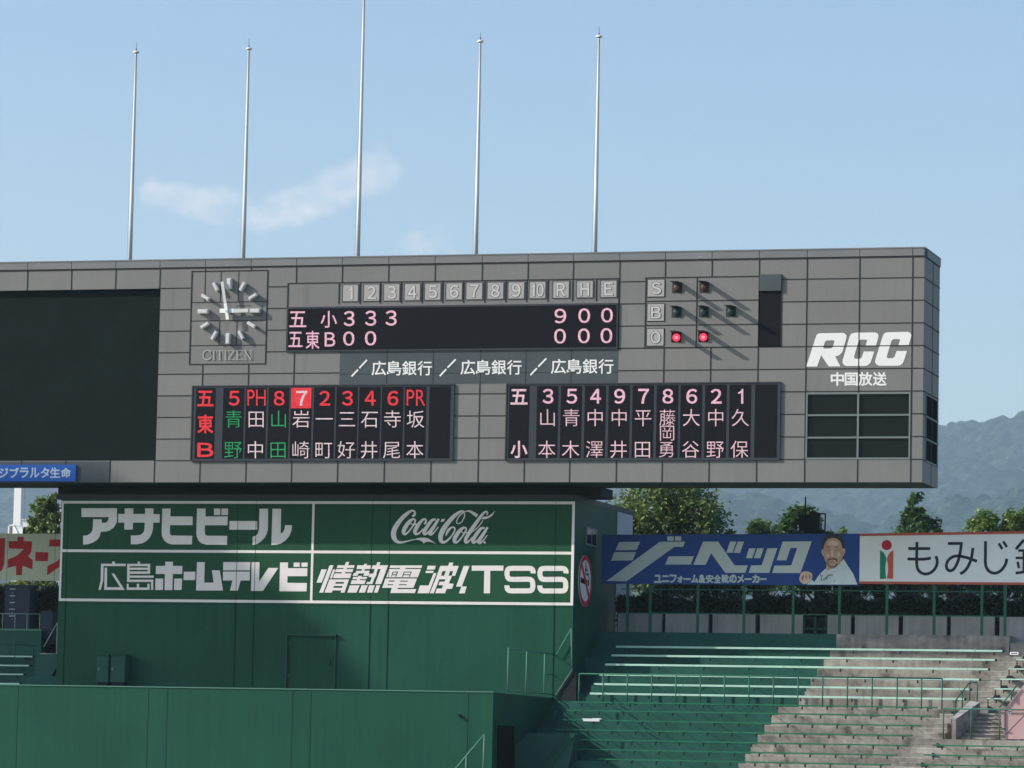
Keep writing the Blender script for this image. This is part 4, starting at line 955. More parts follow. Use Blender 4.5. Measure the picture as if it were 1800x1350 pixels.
q0, q1 = W(1025, 1268, YR[8]-.45), W(1058, 1268, YR[8]-.45)
t = thing('folded_sheet', 'bright white folded sheet lying on a thin green bench near its left end', 'sheet', tuple(q0))
m = MB(); m.box(q0.x, q0.x+.38, YR[8]-.62, YR[8]-.33, zbn[8]+.004, zbn[8]+.035); m.box(q0.x+.40, q1.x, YR[8]-.60, YR[8]-.35, zbn[8]+.004, zbn[8]+.05); m.box(q0.x+.05, q1.x-.05, YR[8]-.63, YR[8]-.61, zbn[8]-.07, zbn[8]+.03); obj('sheet', m, WHITE, t)
# ------------------------------------------------------------------ banners and the fence behind the right bleachers
YBN = 5.15
def frame_board(name, label, px0, py0, px1, py1, m_, Y=YBN, th=.10):
    t = thing(name, label, 'banner', tuple(W((px0+px1)/2, py1, Y)))
    m = MB(); f = [W(px0, py0[0], Y), W(px1, py0[1], Y), W(px1, py1, Y), W(px0, py1, Y)]
    xa, xb = f[0].x, f[1].x
    zl = (f[2].z+f[3].z)/2
    m.prism([(xa, Y, zl), (xb, Y, zl), (xb, Y, f[1].z), (xa, Y, f[0].z)], [], (0, th, 0)); obj('panel', m, m_, t); return t
bb = frame_board('advertising_banner', 'dark blue banner with big slanted pale katakana and a smiling man', 1058.5, (940, 938), 1511, 1027.5, BANB)
Zi, Zj = (1040, 920, 8.1818), (1240, 920, 9)
paint('slanted_lettering', [[(395, 268), (698, 265), (645, 383), (343, 388)], [(325, 415), (637, 412), (590, 532), (277, 537)], [(980, 265), (1345, 263), (1315, 338), (1190, 338), (500, 833), (215, 828)], [(1088, 187), (1180, 187), (1180, 250), (1088, 250)], [(1197, 187), (1288, 187), (1287, 250), (1197, 250)], [(1107, 472), (1470, 472), (1425, 592), (1057, 592)]], Zi, YBN, BANT, bb)
paint('slanted_lettering', [[(-38, 288), (200, 288), (462, 665), (668, 665), (630, 783), (315, 783), (90, 470), (4, 655), (-191, 655)], [(390, 287), (487, 287), (430, 465), (330, 465)], [(510, 287), (610, 287), (548, 467), (447, 467)],
      [(690, 395), (795, 395), (740, 550), (640, 550)], [(820, 395), (922, 393), (868, 550), (768, 550)], [(980, 395), (1138, 392), (1008, 783), (683, 783), (722, 665), (890, 663)],
      [(1222, 288), (1683, 283), (1502, 785), (1055, 785), (1092, 667), (1358, 665), (1452, 388), (1345, 390), (1280, 585), (1127, 583)]], Zj, YBN, BANT, bb)
xx = 1149.5
tx = 'ユニフォーム&安全靴のメーカー'
wd = [13.6, 13.6, 13.4, 11.5, 13.6, 13.4, 12.6, 13.8, 13.8, 13.8, 13.6, 13.2, 13.6, 13.4, 13.0]
sc_ = (1348-1149.5)/sum(wd)
for ch, w_ in zip(tx, wd):
    h = 8.0
    m = MB()
    if ch == 'ー': text_px(m, ch, xx+.6, 1016.6, xx+w_*sc_-.6, 1019.2, YBN-.008, bold=.02, fine=.3)
    elif ch == 'ォ': text_px(m, ch, xx+1, 1013.0, xx+w_*sc_-.8, 1024, YBN-.008, bold=.03, fine=.4)
    else: text_px(m, ch, xx+.5, 1010.3 if ch not in 'ニ' else 1011.5, xx+w_*sc_-.5, 1024.6 if ch != 'ニ' else 1023, YBN-.008, bold=.012 if ch in '安全靴' else .03, fine=.4)
    xx += w_*sc_; obj('subtitle_character', m, BANT, bb)
# the printed man (flat picture on the banner)
Zk = (1390, 930, 12.857)
lay = [('printed_jacket', JACK, [[(520, 1255), (540, 1180), (660, 1010), (790, 890), (830, 930), (1000, 870), (1195, 680), (1290, 830), (1410, 1010), (1500, 1240), (1500, 1255)], [(360, 1255), (400, 1190), (470, 1140), (530, 1190), (545, 1255)]]),
       ('printed_shirt', JACK2, [[(700, 985), (800, 900), (850, 935), (980, 890), (930, 960), (850, 1020), (800, 1060)]]),
       ('printed_neck', SKIN, [[(800, 800), (1000, 760), (1120, 740), (980, 870), (860, 930), (805, 920)]]),
       ('printed_head', SKIN, [catmull([(735, 420), (760, 300), (830, 210), (960, 180), (1090, 220), (1160, 330), (1185, 450), (1190, 560), (1160, 680), (1090, 790), (990, 865), (900, 870), (830, 800), (770, 700), (735, 560)], 3, True), catmull([(735, 470), (700, 460), (690, 520), (720, 590), (750, 620)], 3, True), catmull([(1185, 450), (1215, 435), (1235, 480), (1215, 560), (1185, 600)], 3, True)]),
       ('printed_hair', HAIR, [[(710, 460), (705, 330), (740, 220), (800, 140), (900, 105), (1010, 108), (1110, 135), (1170, 210), (1200, 320), (1195, 430), (1165, 440), (1150, 370), (1120, 280), (1040, 215), (950, 195), (860, 215), (790, 280), (755, 360), (740, 440)]]),
       ('printed_light', SKIN2, [[(1060, 540), (1110, 530), (1130, 590), (1080, 630), (1050, 600)], [(800, 580), (870, 570), (880, 620), (820, 630)], [(915, 460), (950, 460), (975, 610), (940, 640), (905, 610)], catmull([(230, 1000), (290, 960), (350, 955), (420, 970), (480, 1010), (490, 1090), (440, 1170), (370, 1230), (290, 1240), (220, 1190), (190, 1120)], 3, True), [(830, 290), (960, 255), (1080, 300), (1060, 370), (850, 370)]]),
       ('printed_shade', SKIN3, [[(795, 425), (870, 405), (880, 425), (800, 440)], [(985, 415), (1060, 395), (1080, 415), (990, 432)], [(810, 480), (860, 470), (880, 490), (850, 505), (815, 500)], [(1000, 475), (1050, 465), (1065, 485), (1030, 500), (1000, 495)], [(240, 1100), (290, 1030), (300, 1090), (260, 1190)], [(330, 1060), (345, 1000), (360, 1060), (350, 1160)], [(410, 1080), (430, 1010), (445, 1060), (425, 1140)], [(880, 640), (985, 640), (960, 655), (900, 655)], [(870, 740), (990, 735), (960, 755), (890, 758)]]),
       ('printed_beard', BEARD, [[(830, 690), (870, 660), (930, 668), (1000, 655), (1050, 680), (1055, 745), (1035, 745), (1015, 700), (930, 690), (870, 700), (850, 745)], [(800, 700), (835, 745), (870, 820), (930, 850), (1000, 830), (1040, 760), (1060, 790), (1000, 860), (900, 880), (835, 810)]]),
       ('printed_crease', INK, [ribbon([(670, 1010), (690, 1090), (690, 1170)], 14), ribbon([(950, 1035), (850, 1040), (800, 1100), (730, 1150)], 16), ribbon([(830, 1075), (800, 1150)], 8), circ(718, 1052, 12, 8), circ(795, 975, 9, 8), ribbon([(1000, 1150), (970, 1200)], 8)])]
for k, (nm, mt_, pl) in enumerate(lay): paint(nm, pl, Zk, YBN-.006-.006*k, mt_, bb, thick=.004)

wb = frame_board('advertising_banner', 'white banner with orange edges, hiragana and a red dotted emblem', 1511.5, (938, 931.5), 1960, 1027.5, BANW)
Zl = (1520, 925, 6.4286)
zA, zB_, zC_, zD_ = W(1511.5, 938, YBN), W(1960, 931.5, YBN), W(1960, 1027.5, YBN), W(1511.5, 1027.5, YBN)
zl = (zC_.z+zD_.z)/2
m = MB()
m.hexa([(zA.x, YBN-.012, zA.z-.10), (zA.x, YBN-.012, zA.z+.004), (zA.x, YBN-.001, zA.z+.004), (zA.x, YBN-.001, zA.z-.10)], [(zB_.x, YBN-.012, zB_.z-.10), (zB_.x, YBN-.012, zB_.z+.004), (zB_.x, YBN-.001, zB_.z+.004), (zB_.x, YBN-.001, zB_.z-.10)])
m.box(zA.x, zB_.x, YBN-.012, YBN-.001, zl-.004, zl+.09); obj('orange_edge', m, BANR, wb)
paint('emblem_dot', [circ(248, 213, 57)], Zl, YBN, LRED, wb)
paint('emblem_leaf', [[(172, 270), (205, 290), (230, 322), (246, 370), (237, 420), (232, 480), (236, 540), (243, 593), (172, 595)]], Zl, YBN, LGRN, wb, label='green left half of the emblem')
paint('emblem_leaf', [[(325, 270), (290, 293), (262, 330), (250, 372), (262, 430), (265, 490), (258, 550), (250, 592), (322, 595)]], Zl, YBN, LORG, wb, label='orange right half of the emblem')
k1 = 33
HI = [ribbon(catmull([(590, 178), (588, 300), (588, 430), (603, 490), (640, 527), (692, 540), (748, 523), (795, 478), (818, 420), (815, 370), (803, 338)], 5), k1), ribbon([(490, 253), (740, 253)], k1), ribbon(catmull([(483, 370), (620, 373), (690, 370), (747, 360)], 4), k1),
      ribbon([(940, 195), (1078, 195), (1096, 195)], k1), ribbon(catmull([(1094, 180), (1078, 300), (1052, 400), (1010, 480), (965, 503), (930, 480), (925, 425), (958, 370), (1020, 338), (1085, 340), (1170, 360), (1268, 396)], 6), k1), ribbon(catmull([(1223, 245), (1205, 360), (1170, 450), (1125, 510), (1078, 537)], 5), k1),
      ribbon(catmull([(1365, 168), (1364, 300), (1364, 420), (1385, 485), (1430, 523), (1490, 528), (1550, 490), (1590, 430), (1606, 368)], 5), k1), ribbon([(1515, 193), (1555, 258)], 29), ribbon([(1565, 172), (1606, 236)], 29),
      ribbon([(1708, 260), (1790, 165), (1820, 165), (1905, 260)], k1), ribbon([(1735, 275), (1880, 275)], 28), ribbon([(1705, 358), (1905, 358)], 28), ribbon([(1800, 275), (1800, 520)], k1), ribbon([(1728, 402), (1743, 475)], 28), ribbon([(1870, 402), (1850, 475)], 28), ribbon([(1705, 530), (1905, 503)], 30)]
paint('dark_lettering', HI, Zl, YBN, INK, wb)

lb_ = thing('advertising_banner', 'cream banner with thick red katakana left of the green building', 'banner', tuple(W(50, 1018, YBN)))
m = MB(); r = RC(-330, 937.5, 118, 1019.5, YBN); m.box(r[0], r[1], YBN, YBN+.1, r[2], r[3]); obj('panel', m, CREAM, lb_)
for px in (13, 96.5): x = W(px, 980, YBN).x; m = MB(); m.box(x-.008, x+.008, YBN-.003, YBN, r[2], r[3]); obj('panel_joint', m, CONC_P, lb_)
paint('red_lettering', [[(-60, 318), (27, 318), (23, 450), (12, 485), (-10, 503), (-60, 505), (-60, 470), (-20, 450)], [(92, 310), (125, 312), (124, 333), (170, 335), (165, 390), (148, 415), (173, 433), (170, 482), (118, 463), (115, 513), (85, 513), (85, 465), (40, 475), (42, 430), (90, 410), (125, 375), (46, 372), (46, 333), (92, 333)],
      [(187, 390), (255, 393), (252, 440), (186, 438)], [(262, 325), (350, 325), (350, 362), (258, 362)], [(350, 390), (340, 450), (248, 515), (250, 465), (300, 440)]], (0, 840, 3), YBN, REDL, lb_)

# fence frames
fx = [1103, 1143, 1226.7, 1307.8, 1394.4, 1475.6, 1559, 1642, 1726, 1766.7]
t = thing('banner_fence', 'tall green steel post frame carrying the blue and white banners above the top step', 'fence', tuple(W(1430, 1115, YBN+.14)))
yf = YBN+.16; zb1, zt1 = ztop-.1, W(1400, 935, yf).z
zr1, zr2 = W(1430, 1038, yf).z, W(1430, 1080.5, yf).z
for px in fx:
    x = W(px, 1070, yf).x; m = MB(); m.box(x-.05, x+.05, yf-.05, yf+.05, zb1, zt1 - .4); obj('post', m, RAILG, t)
xa, xb = W(1092, 1070, yf).x, W(1768, 1070, yf).x
for z, h in ((zr1, .02), (zr2, .022)):
    m = MB(); m.box(xa, xb, yf-.06, yf-.055+.03, z-h, z+h); obj('rail', m, RAILG, t)
# concrete parapet behind the fence
gaps = [(1163, 1169.5), (1245, 1252.5), (1327.5, 1335.8), (1411, 1454.5), (1495, 1502.8), (1579, 1587.3), (1664, 1671.3), (1748, 1757)]
yp = 6.0
t = thing('parapet_wall', 'row of grey concrete parapet panels with dark gaps behind the fence posts', 'wall', tuple(W(1430, 1115, yp)))
x0 = 1086; e = [g for g in gaps]+[(1900, 1910)]
zb2_, zt2 = ztop-.5, W(1430, 1083.5, yp).z
for a, b in e:
    m = MB(); m.box(W(x0, 1098, yp).x, W(a, 1098, yp).x, yp, yp+.18, zb2_, zt2, random.random()); m.box(W(x0, 1098, yp).x, W(a, 1098, yp).x, yp-.02, yp+.2, zt2, zt2+.05, random.random()); obj('panel', m, CONC_L, t); x0 = b
gt = thing('service_gate', 'small dark green gate in the gap of the concrete parapet', 'gate', tuple(W(1432, 1112, yp+.1)))
r = RC(1412, 1084, 1453.5, 1112.5, yp+.1)
for a in (r[0]+.03, (r[0]+r[1])/2, r[1]-.03):
    m = MB(); m.box(a-.05, a+.05, yp+.08, yp+.14, r[2]-.2, r[3]); obj('upright', m, GREEN, gt)
m = MB(); m.box(r[0], r[1], yp+.09, yp+.13, r[2]+.12, r[2]+.2); obj('crossbar', m, GREEN, gt)
m = MB(); m.box(r[0]-1.2, r[1]+1.2, yp+.6, yp+.7, r[2]-.3, r[3]); obj('dark_gap_sheet', m, BLKM, gt)  # black sheet added so the opening behind the gate looks dark

# ------------------------------------------------------------------ left stand
tl = thing('bleacher_terrace', 'shaded stepped terrace at the left edge beside the green building', 'terrace', tuple(W(40, 1200, 2)))
ly = [1153, 1169, 1184.5, 1201]; lx = [63, 57, 47, 40]; LY = [3.4-.75*i for i in range(4)]
for i in range(4):
    zt = W(30, ly[i]+3, LY[i]).z; m = MB(); m.box(W(-400, 1180, LY[i]).x, XBL-.05, LY[i], LY[i]+.8, -9, zt); obj('painted_step', m, CONC_P, tl)
m = MB(); r = RC(-300, 1107, 72.5, 1145, 4.3); m.box(r[0], r[1], 4.3, 4.6, r[2]-.6, r[3]); obj('balcony_wall', m, CONC_P, tl)
m = MB(); m.box(r[0], r[1]+.02, 4.26, 4.64, r[3], r[3]+.08); obj('balcony_cap', m, GREEN_C, tl)
m = MB(); f = [W(x, y, 2.6) for x, y in ((60, 1235), (72, 1150), (104, 1150), (104, 1235))]; m.prism([W(x, y, 1.9) for x, y in ((62, 1150), (101, 1150), (101, 1168), (82, 1206), (60, 1206))], [], (0, .3, 0)); obj('stair_side', m, CABG, tl)
for i in range(4):
    z = W(30, ly[i], LY[i]-.2).z
    bench(['highest bench at the shaded left edge, with the longest visible plank', 'second bench down at the shaded left edge', 'third bench down at the shaded left edge', 'lowest bench at the shaded left edge, just above the outfield wall'][i], W(-380, ly[i], LY[i]-.2).x, W(lx[i], ly[i], LY[i]-.2).x, LY[i], z, BEN_P, 'benches at the left edge', 1.2, th=.055)
yl = 2.9
rail_thing('left_railing', 'thin dark railing standing over the left benches', [('post', W(26.5, 1130, yl), W(24.5, 1208, yl)), ('post', W(58.5, 1134, yl), W(56.5, 1208, yl)), ('top_rail', W(-20, 1127, yl), W(62, 1136, yl))], CABG, r=.025)
rail_thing('left_railing', 'slanted pale handrail against the left corner of the green building', [('top_rail', W(77, 1137, 2.2), W(101, 1094, 2.2)), ('post', W(101, 1094, 2.2), W(99, 1165, 2.2)), ('lower_rail', W(70, 1149, 2.2), W(100, 1149, 2.2))], RAILP, r=.02)
yl = 4.45
zt = W(40, 1079, yl).z; zb_ = W(40, 1108, yl).z
rail_thing('left_railing', 'grey post railing on the balcony wall in front of the navy lockers', [('post', (W(px, 1093, yl).x, yl, zb_), (W(px, 1093, yl).x, yl, zt)) for px in (4.5, 26, 47.5, 70)]+[('top_rail', (W(-60, 1079, yl).x, yl, zt), (W(71, 1079, yl).x, yl, zt))], RAILP, r=.02)
r = RC(8, 1031, 52, 1107, 5.6)
t = thing('locker', 'tall navy storage locker with a column of pale handles below the cream banner', 'locker', ((r[0]+r[1])/2, 5.6, r[2]))
m = MB(); m.box(r[0], r[1], 5.6, 6.3, r[2]-1, r[3]); obj('body', m, LOCK, t)
m = MB(); m.box(r[0]-.02, r[1]+.03, 5.55, 6.35, r[3], r[3]+.07); obj('lid', m, LOCK, t)
for k in range(5):
    q = RC(18-.4*k, 1034.6+11.8*k, 27-.4*k, 1036.4+11.8*k, 5.6); m = MB(); m.box(q[0], q[1], 5.57, 5.6, q[2], q[3]); obj('handle', m, BLD_L, t)
    q = RC(22-.4*k, 1041+11.8*k, 23.2-.4*k, 1042+11.8*k, 5.6); m = MB(); m.box(q[0], q[1], 5.58, 5.6, q[2], q[3]); obj('keyhole', m, BLD_L, t)
r = RC(72, 1074, 92, 1106, 5.0)
t = thing('waste_bin', 'dark navy bin standing against the left side of the green building', 'bin', ((r[0]+r[1])/2, 5.0, r[2]))
m = MB(); m.box(r[0], r[1], 5.0, 5.5, r[2]-.6, r[3]); obj('body', m, LOCK, t)
m = MB(); m.box(r[0]-.02, r[1]+.02, 4.97, 5.53, r[3], r[3]+.05); obj('rim', m, BLKM, t)

# ------------------------------------------------------------------ vegetation
def leaf_mat(name, col, sat):
    m = bpy.data.materials.new(name); m.use_nodes = True; t = m.node_tree; L = t.links; b = t.nodes['Principled BSDF']
    b.inputs['Roughness'].default_value = .45; b.inputs['Specular IOR Level'].default_value = .45
    at = t.nodes.new('ShaderNodeAttribute'); at.attribute_name = 'tint'
    cr = t.nodes.new('ShaderNodeValToRGB'); cr.color_ramp.elements[0].color = (*[c*.55 for c in col], 1); cr.color_ramp.elements[1].color = (*sat, 1)
    e = cr.color_ramp.elements.new(.55); e.color = (*col, 1)
    L.new(at.outputs['Fac'], cr.inputs['Fac']); L.new(cr.outputs[0], b.inputs['Base Color'])
    tr = t.nodes.new('ShaderNodeBsdfTranslucent'); L.new(cr.outputs[0], tr.inputs['Color'])
    mx = t.nodes.new('ShaderNodeMixShader'); mx.inputs[0].default_value = .3
    L.new(b.outputs[0], mx.inputs[1]); L.new(tr.outputs[0], mx.inputs[2]); L.new(mx.outputs[0], t.nodes['Material Output'].inputs['Surface'])
    return m
LF_A = leaf_mat('leaf camphor', (.12, .20, .045), (.31, .33, .085)); LF_D = leaf_mat('leaf dark', (.05, .12, .032), (.16, .29, .09)); LF_Y = leaf_mat('leaf yellow green', (.15, .25, .055), (.36, .44, .12))
LF_H = leaf_mat('leaf hedge', (.018, .034, .016), (.04, .06, .022))
BARK = mat('bark', (.055, .045, .036), .9, var=.3, scale=6)
def leaves(blobs, n, size, seed, bias=0.0):
    """leaf quads gathered in clumps near the surface of some ellipsoids"""
    g = np.random.default_rng(seed); P_ = []
    vol = np.array([r[0]*r[1]*r[2] for _, r in blobs])**.7; vol = vol/vol.sum()
    for (c, r), f in zip(blobs, vol):
        k = max(8, int(n*f/42)); cl = g.normal(size=(k, 3)); cl /= np.linalg.norm(cl, axis=1)[:, None]
        cl *= (g.uniform(.25, 1.0, k)**.45)[:, None]
        ct = g.uniform(-.22, .22, k)
        idx = g.integers(0, k, int(n*f))
        p = cl[idx]*np.array(r)+g.normal(size=(len(idx), 3))*.17*min(r)
        P_.append(np.c_[p+np.array(c), ct[idx]])
    A = np.concatenate(P_); m_ = len(A)
    d1 = g.normal(size=(m_, 3)); d1[:, 2] *= .7; d1 /= np.linalg.norm(d1, axis=1)[:, None]
    d2 = np.cross(d1, g.normal(size=(m_, 3))); d2 /= np.linalg.norm(d2, axis=1)[:, None]
    s = size*g.uniform(.6, 1.35, m_)
    a = d1*s[:, None]; b = d2*(s*.45)[:, None]; p = A[:, :3]
    V = np.stack([p-a*.5, p+b*.5, p+a*.5, p-b*.5], 1).reshape(-1, 3)
    tint = np.clip(.48+A[:, 3]+g.normal(size=m_)*.14+bias, 0, 1)
    return V, tint
def np_obj(name, V, tint, mt_, parent=None, nv=4, loc=None):
    base = BASE[parent.name] if parent is not None else Vector(loc or (0, 0, 0))
    me = bpy.data.meshes.new(name); n = len(V)//nv
    me.vertices.add(len(V)); me.vertices.foreach_set('co', (V-np.array(base)).astype(np.float32).ravel())
    me.loops.add(len(V)); me.loops.foreach_set('vertex_index', np.arange(len(V), dtype=np.int32))
    me.polygons.add(n); me.polygons.foreach_set('loop_start', np.arange(0, len(V), nv, dtype=np.int32)); me.polygons.foreach_set('loop_total', np.full(n, nv, dtype=np.int32))
    me.update(calc_edges=True)
    at = me.attributes.new('tint', 'FLOAT', 'FACE'); at.data.foreach_set('value', tint.astype(np.float32))
    me.materials.append(mt_); o = bpy.data.objects.new(name, me); COL.objects.link(o)
    if parent is not None: o.parent = parent
    else: o.location = base
    BASE[o.name] = base; return o
GZ = -1.6        # ground level behind the stands
def tree(label, Y, blobs_px, n, size, lm, seed, cat='tree', group='trees behind the right banners', name='tree', bias=0.0):
    bl_ = []
    for px, py, rx, ry in blobs_px:
        c = W(px, py, Y); k = (Y-CAM.y)/FPX*1.03
        bl_.append(((c.x, Y+random.uniform(-.3, .3), c.z), (rx*k, rx*k*.9, ry*k)))
    x = sum(b[0][0] for b in bl_)/len(bl_)
    t = thing(name, label, cat, (x, Y, GZ), group)
    m = MB(); zt = max(b[0][2] for b in bl_)
    m.tube((x, Y, GZ), (x+.05, Y, zt*.6), .11, .08); m.tube((x+.05, Y, zt*.6), (x-.05, Y, zt), .08, .03)
    for c, r_ in bl_: m.tube((x+.03, Y, c[2]-r_[2]*.9), c, .06, .02, 6)
    g = random.Random(seed)
    for _ in range(8):
        c, r_ = g.choice(bl_); d = Vector((g.uniform(-.8, .8)*r_[0], g.uniform(-.8, .8)*r_[1], g.uniform(-.3, .8)*r_[2])); m.tube((x, Y, c[2]-r_[2]*.7), Vector(c)+d, .035, .012, 5)
    obj('trunk', m, BARK, t)
    V, ti = leaves(bl_, n, size, seed, bias); np_obj('crown', V, ti, lm, t); return t
tree('broad bushy tree with yellowing leaves right beside the green building', 19, [(1150, 905, 72, 62), (1215, 915, 60, 62), (1110, 950, 45, 60), (1255, 945, 30, 45), (1170, 1000, 85, 55), (1185, 860, 45, 30)], 26000, .21, LF_A, 1)
tree('small pale green rounded tree between the broad tree and the loudspeaker', 21, [(1337, 948, 24, 36), (1366, 956, 22, 36), (1350, 1005, 40, 34)], 8000, .2, LF_Y, 2, bias=.05)
tree('dark glossy tree growing around the black loudspeaker', 13.5, [(1408, 930, 34, 40), (1435, 955, 24, 34), (1385, 950, 20, 30), (1410, 1005, 48, 34)], 9000, .22, LF_D, 3)
tree('tip of a small light green tree above the smiling man', 20, [(1483, 958, 16, 25), (1490, 1005, 32, 26)], 3000, .18, LF_Y, 4)
tree('dark conical evergreen tree standing alone above the white banner', 14.5, [(1610, 900, 20, 30), (1600, 925, 22, 30), (1628, 930, 24, 32), (1612, 965, 40, 40), (1612, 1015, 50, 30)], 10000, .22, LF_D, 5)
tree('yellow green round tree behind the white banner, left of the edge tree', 22, [(1730, 940, 30, 40), (1712, 950, 18, 34), (1735, 1005, 46, 34)], 9500, .19, LF_Y, 6)
tree('yellow green tree behind the white banner at the right picture edge', 22, [(1782, 932, 26, 40), (1815, 925, 34, 42), (1800, 1005, 46, 34)], 9500, .19, LF_Y, 7)
tree('leafy green tree in the gap left of the green building', 19, [(78, 900, 26, 30), (62, 920, 18, 24), (92, 925, 24, 34), (85, 880, 16, 20), (75, 960, 40, 40), (60, 1035, 55, 22), (90, 1010, 22, 40)], 10000, .2, LF_A, 8, group='trees left of the building')
# clipped hedges behind the parapet
for k, (p0, p1, lb, ty, dp) in enumerate(((1086, 1250, 'dark clipped hedge behind the parapet, nearest the green building', 1050, .45), (1252, 1455, 'dark clipped hedge behind the parapet, left of the service gate', 1050, .45), (1456, 1660, 'dark clipped hedge behind the parapet, right of the service gate', 1050, .45), (1662, 1960, 'dark clipped hedge behind the parapet at the right picture edge', 1050, .45), (-90, 103, 'dense dark shrubbery behind the navy locker at the left edge', 1036, 1.3))):
    Y = 7.4; a, b = W(p0, 1070, Y), W(p1, 1070, Y); zt = W(p0, ty, Y).z
    t = thing('hedge', lb, 'hedge', ((a.x+b.x)/2, Y, GZ), 'hedges behind the parapet')
    g = np.random.default_rng(50+k); n = int((b.x-a.x)*2600*(dp/.45)**.7)
    p = np.c_[g.uniform(a.x, b.x, n), Y+g.uniform(-.4, .5, n), zt-np.abs(g.normal(size=n))*dp-.05+g.normal(size=n)*.07]
    p[:, 2] += .10*np.sin(p[:, 0]*2.1+k)+.08*np.sin(p[:, 0]*5.3)
    d1 = g.normal(size=(n, 3)); d1 /= np.linalg.norm(d1, axis=1)[:, None]; d2 = np.cross(d1, g.normal(size=(n, 3))); d2 /= np.linalg.norm(d2, axis=1)[:, None]
    s = .15*g.uniform(.6, 1.4, n)
    V = np.stack([p-d1*s[:, None]*.5, p+d2*s[:, None]*.25, p+d1*s[:, None]*.5, p-d2*s[:, None]*.25], 1).reshape(-1, 3)
    np_obj('foliage', V, np.clip(g.normal(size=n)*.2+.45, 0, 1), LF_H, t)
    m = MB(); m.box(a.x, b.x, Y-.1, Y+.3, GZ, zt-.3); obj('stems', m, BARK, t)
# trunks of the street trees seen under the banner
for k, (px, wd_, lb) in enumerate(((1168, .17, 'thick dark trunk under the blue banner, below the broad tree'), (1256, .14, 'dark trunk under the blue banner, third post from the left'), (1328, .17, 'dark trunk under the middle of the blue banner'), (1438, .22, 'stout dark trunk under the smiling man'), (1504, .16, 'dark trunk under the seam of the two banners'), (1588, .16, 'dark trunk under the white banner emblem'), (1674, .2, 'stout dark trunk under the white banner lettering'), (1760, .2, 'dark trunk beside the last fence post'))):
    Y = 9.2; x = W(px, 1060, Y).x; z1 = W(px, 1015, Y).z
    t = thing('street_tree', lb, 'tree', (x, Y, GZ), 'street trees under the banners')
    m = MB(); m.tube((x, Y, GZ), (x+.03, Y, z1), wd_, wd_*.85, 10); obj('trunk', m, BARK, t)
    m = MB(); g = random.Random(k)
    for _ in range(7): m.tube((x, Y, z1-g.uniform(.5, 1.6)), (x+g.uniform(-1.4, 1.4), Y+g.uniform(-.5, .5), z1+g.uniform(-.4, .6)), .03, .012, 5)
    obj('branches', m, BARK, t)
    bl_ = [((x+g.uniform(-.8, .8), Y+.3, z1-.15), (1.3, .6, .5)), ((x+g.uniform(-.8, .8), Y+.3, z1-.5), (1.1, .6, .45))]
    V, ti = leaves(bl_, 2200, .17, 90+k); np_obj('foliage', V, ti, LF_A if k % 2 == 0 else LF_D, t)

# loudspeaker on a pole in the dark tree
Y = 9.0
r = RC(1404, 903, 1441, 934, Y)
t = thing('loudspeaker', 'black loudspeaker cluster on a thin mast above the blue banner', 'loudspeaker', ((r[0]+r[1])/2, Y, GZ))
m = MB(); xm2 = W(1413, 900, Y).x; m.tube((xm2, Y+.3, GZ), (xm2, Y+.3, W(1413, 872, Y).z), .05, .03); obj('mast', m, BLKM, t)
q = RC(1404, 906, 1424, 934, Y); m = MB(); m.hexa([(q[0], Y, q[2]), (q[1], Y, q[2]), (q[1], Y, q[3]), (q[0], Y, q[3])], [(q[0]+.1, Y+.6, q[2]+.1), (q[1]-.1, Y+.6, q[2]+.1), (q[1]-.1, Y+.6, q[3]-.05), (q[0]+.1, Y+.6, q[3]-.05)]); obj('speaker_box', m, BLKM, t)
q = RC(1420, 898, 1441, 933, Y-.3); m = MB(); m.hexa([(q[0], Y-.3, q[2]), (q[1], Y-.3, q[2]), (q[1], Y-.3, q[3]-.08), (q[0]+.1, Y-.3, q[3])], [(q[0]+.1, Y+.4, q[2]+.1), (q[1]-.1, Y+.4, q[2]+.1), (q[1]-.1, Y+.4, q[3]-.1), (q[0]+.1, Y+.4, q[3]-.1)]); obj('speaker_box', m, BLKM, t)
m = MB(); a1_, a2_, a3_ = W(1440, 903, Y), W(1451, 903, Y), W(1450, 933, Y)
m.tube(a1_, a2_, .03); m.tube(a2_, a3_, .03); m.tube(a3_, W(1438, 931, Y), .03); obj('mount_bracket', m, BLKM, t)

# ------------------------------------------------------------------ far left: white tower and neighbours
Y = 260
def far_box(px0, py0, px1, py1, Y, dep):
    r = RC(px0, py0, px1, py1, Y); return r[0], r[1], Y, Y+dep, -12, r[3]
t = thing('white_tower', 'white tower block seen in the gap under the left end of the scoreboard', 'building', tuple(W(36, 940, Y)))
m = MB(); m.box(*far_box(25, 780, 37.5, 940, Y, 8)); m.box(*far_box(39.3, 790, 45.5, 940, Y+1, 7)); obj('wall', m, BLD_W, t)
m = MB(); m.box(*far_box(37.3, 790, 39.5, 940, Y+2, 5)); obj('seam', m, BLD_L, t)
t = thing('distant_building', 'pale lavender office block behind the leafy tree on the left', 'building', tuple(W(80, 940, Y+60)))
m = MB(); m.box(*far_box(45, 800, 170, 940, Y+60, 20)); obj('wall', m, BLD_L, t)
m = MB()
for k in range(6): q = far_box(47, 812+22*k, 168, 822+22*k, Y+59.9, .1); z1 = W(100, 822+22*k, Y+59.9).z; m.box(q[0], q[1], Y+59.9, Y+60, z1, q[5])
obj('window_band', m, mat('distant glazing', (.20, .24, .34), .3), t)
t = thing('roof_gantry', 'white roof frame and railings at the foot of the white tower', 'roof', tuple(W(36, 940, 200)))
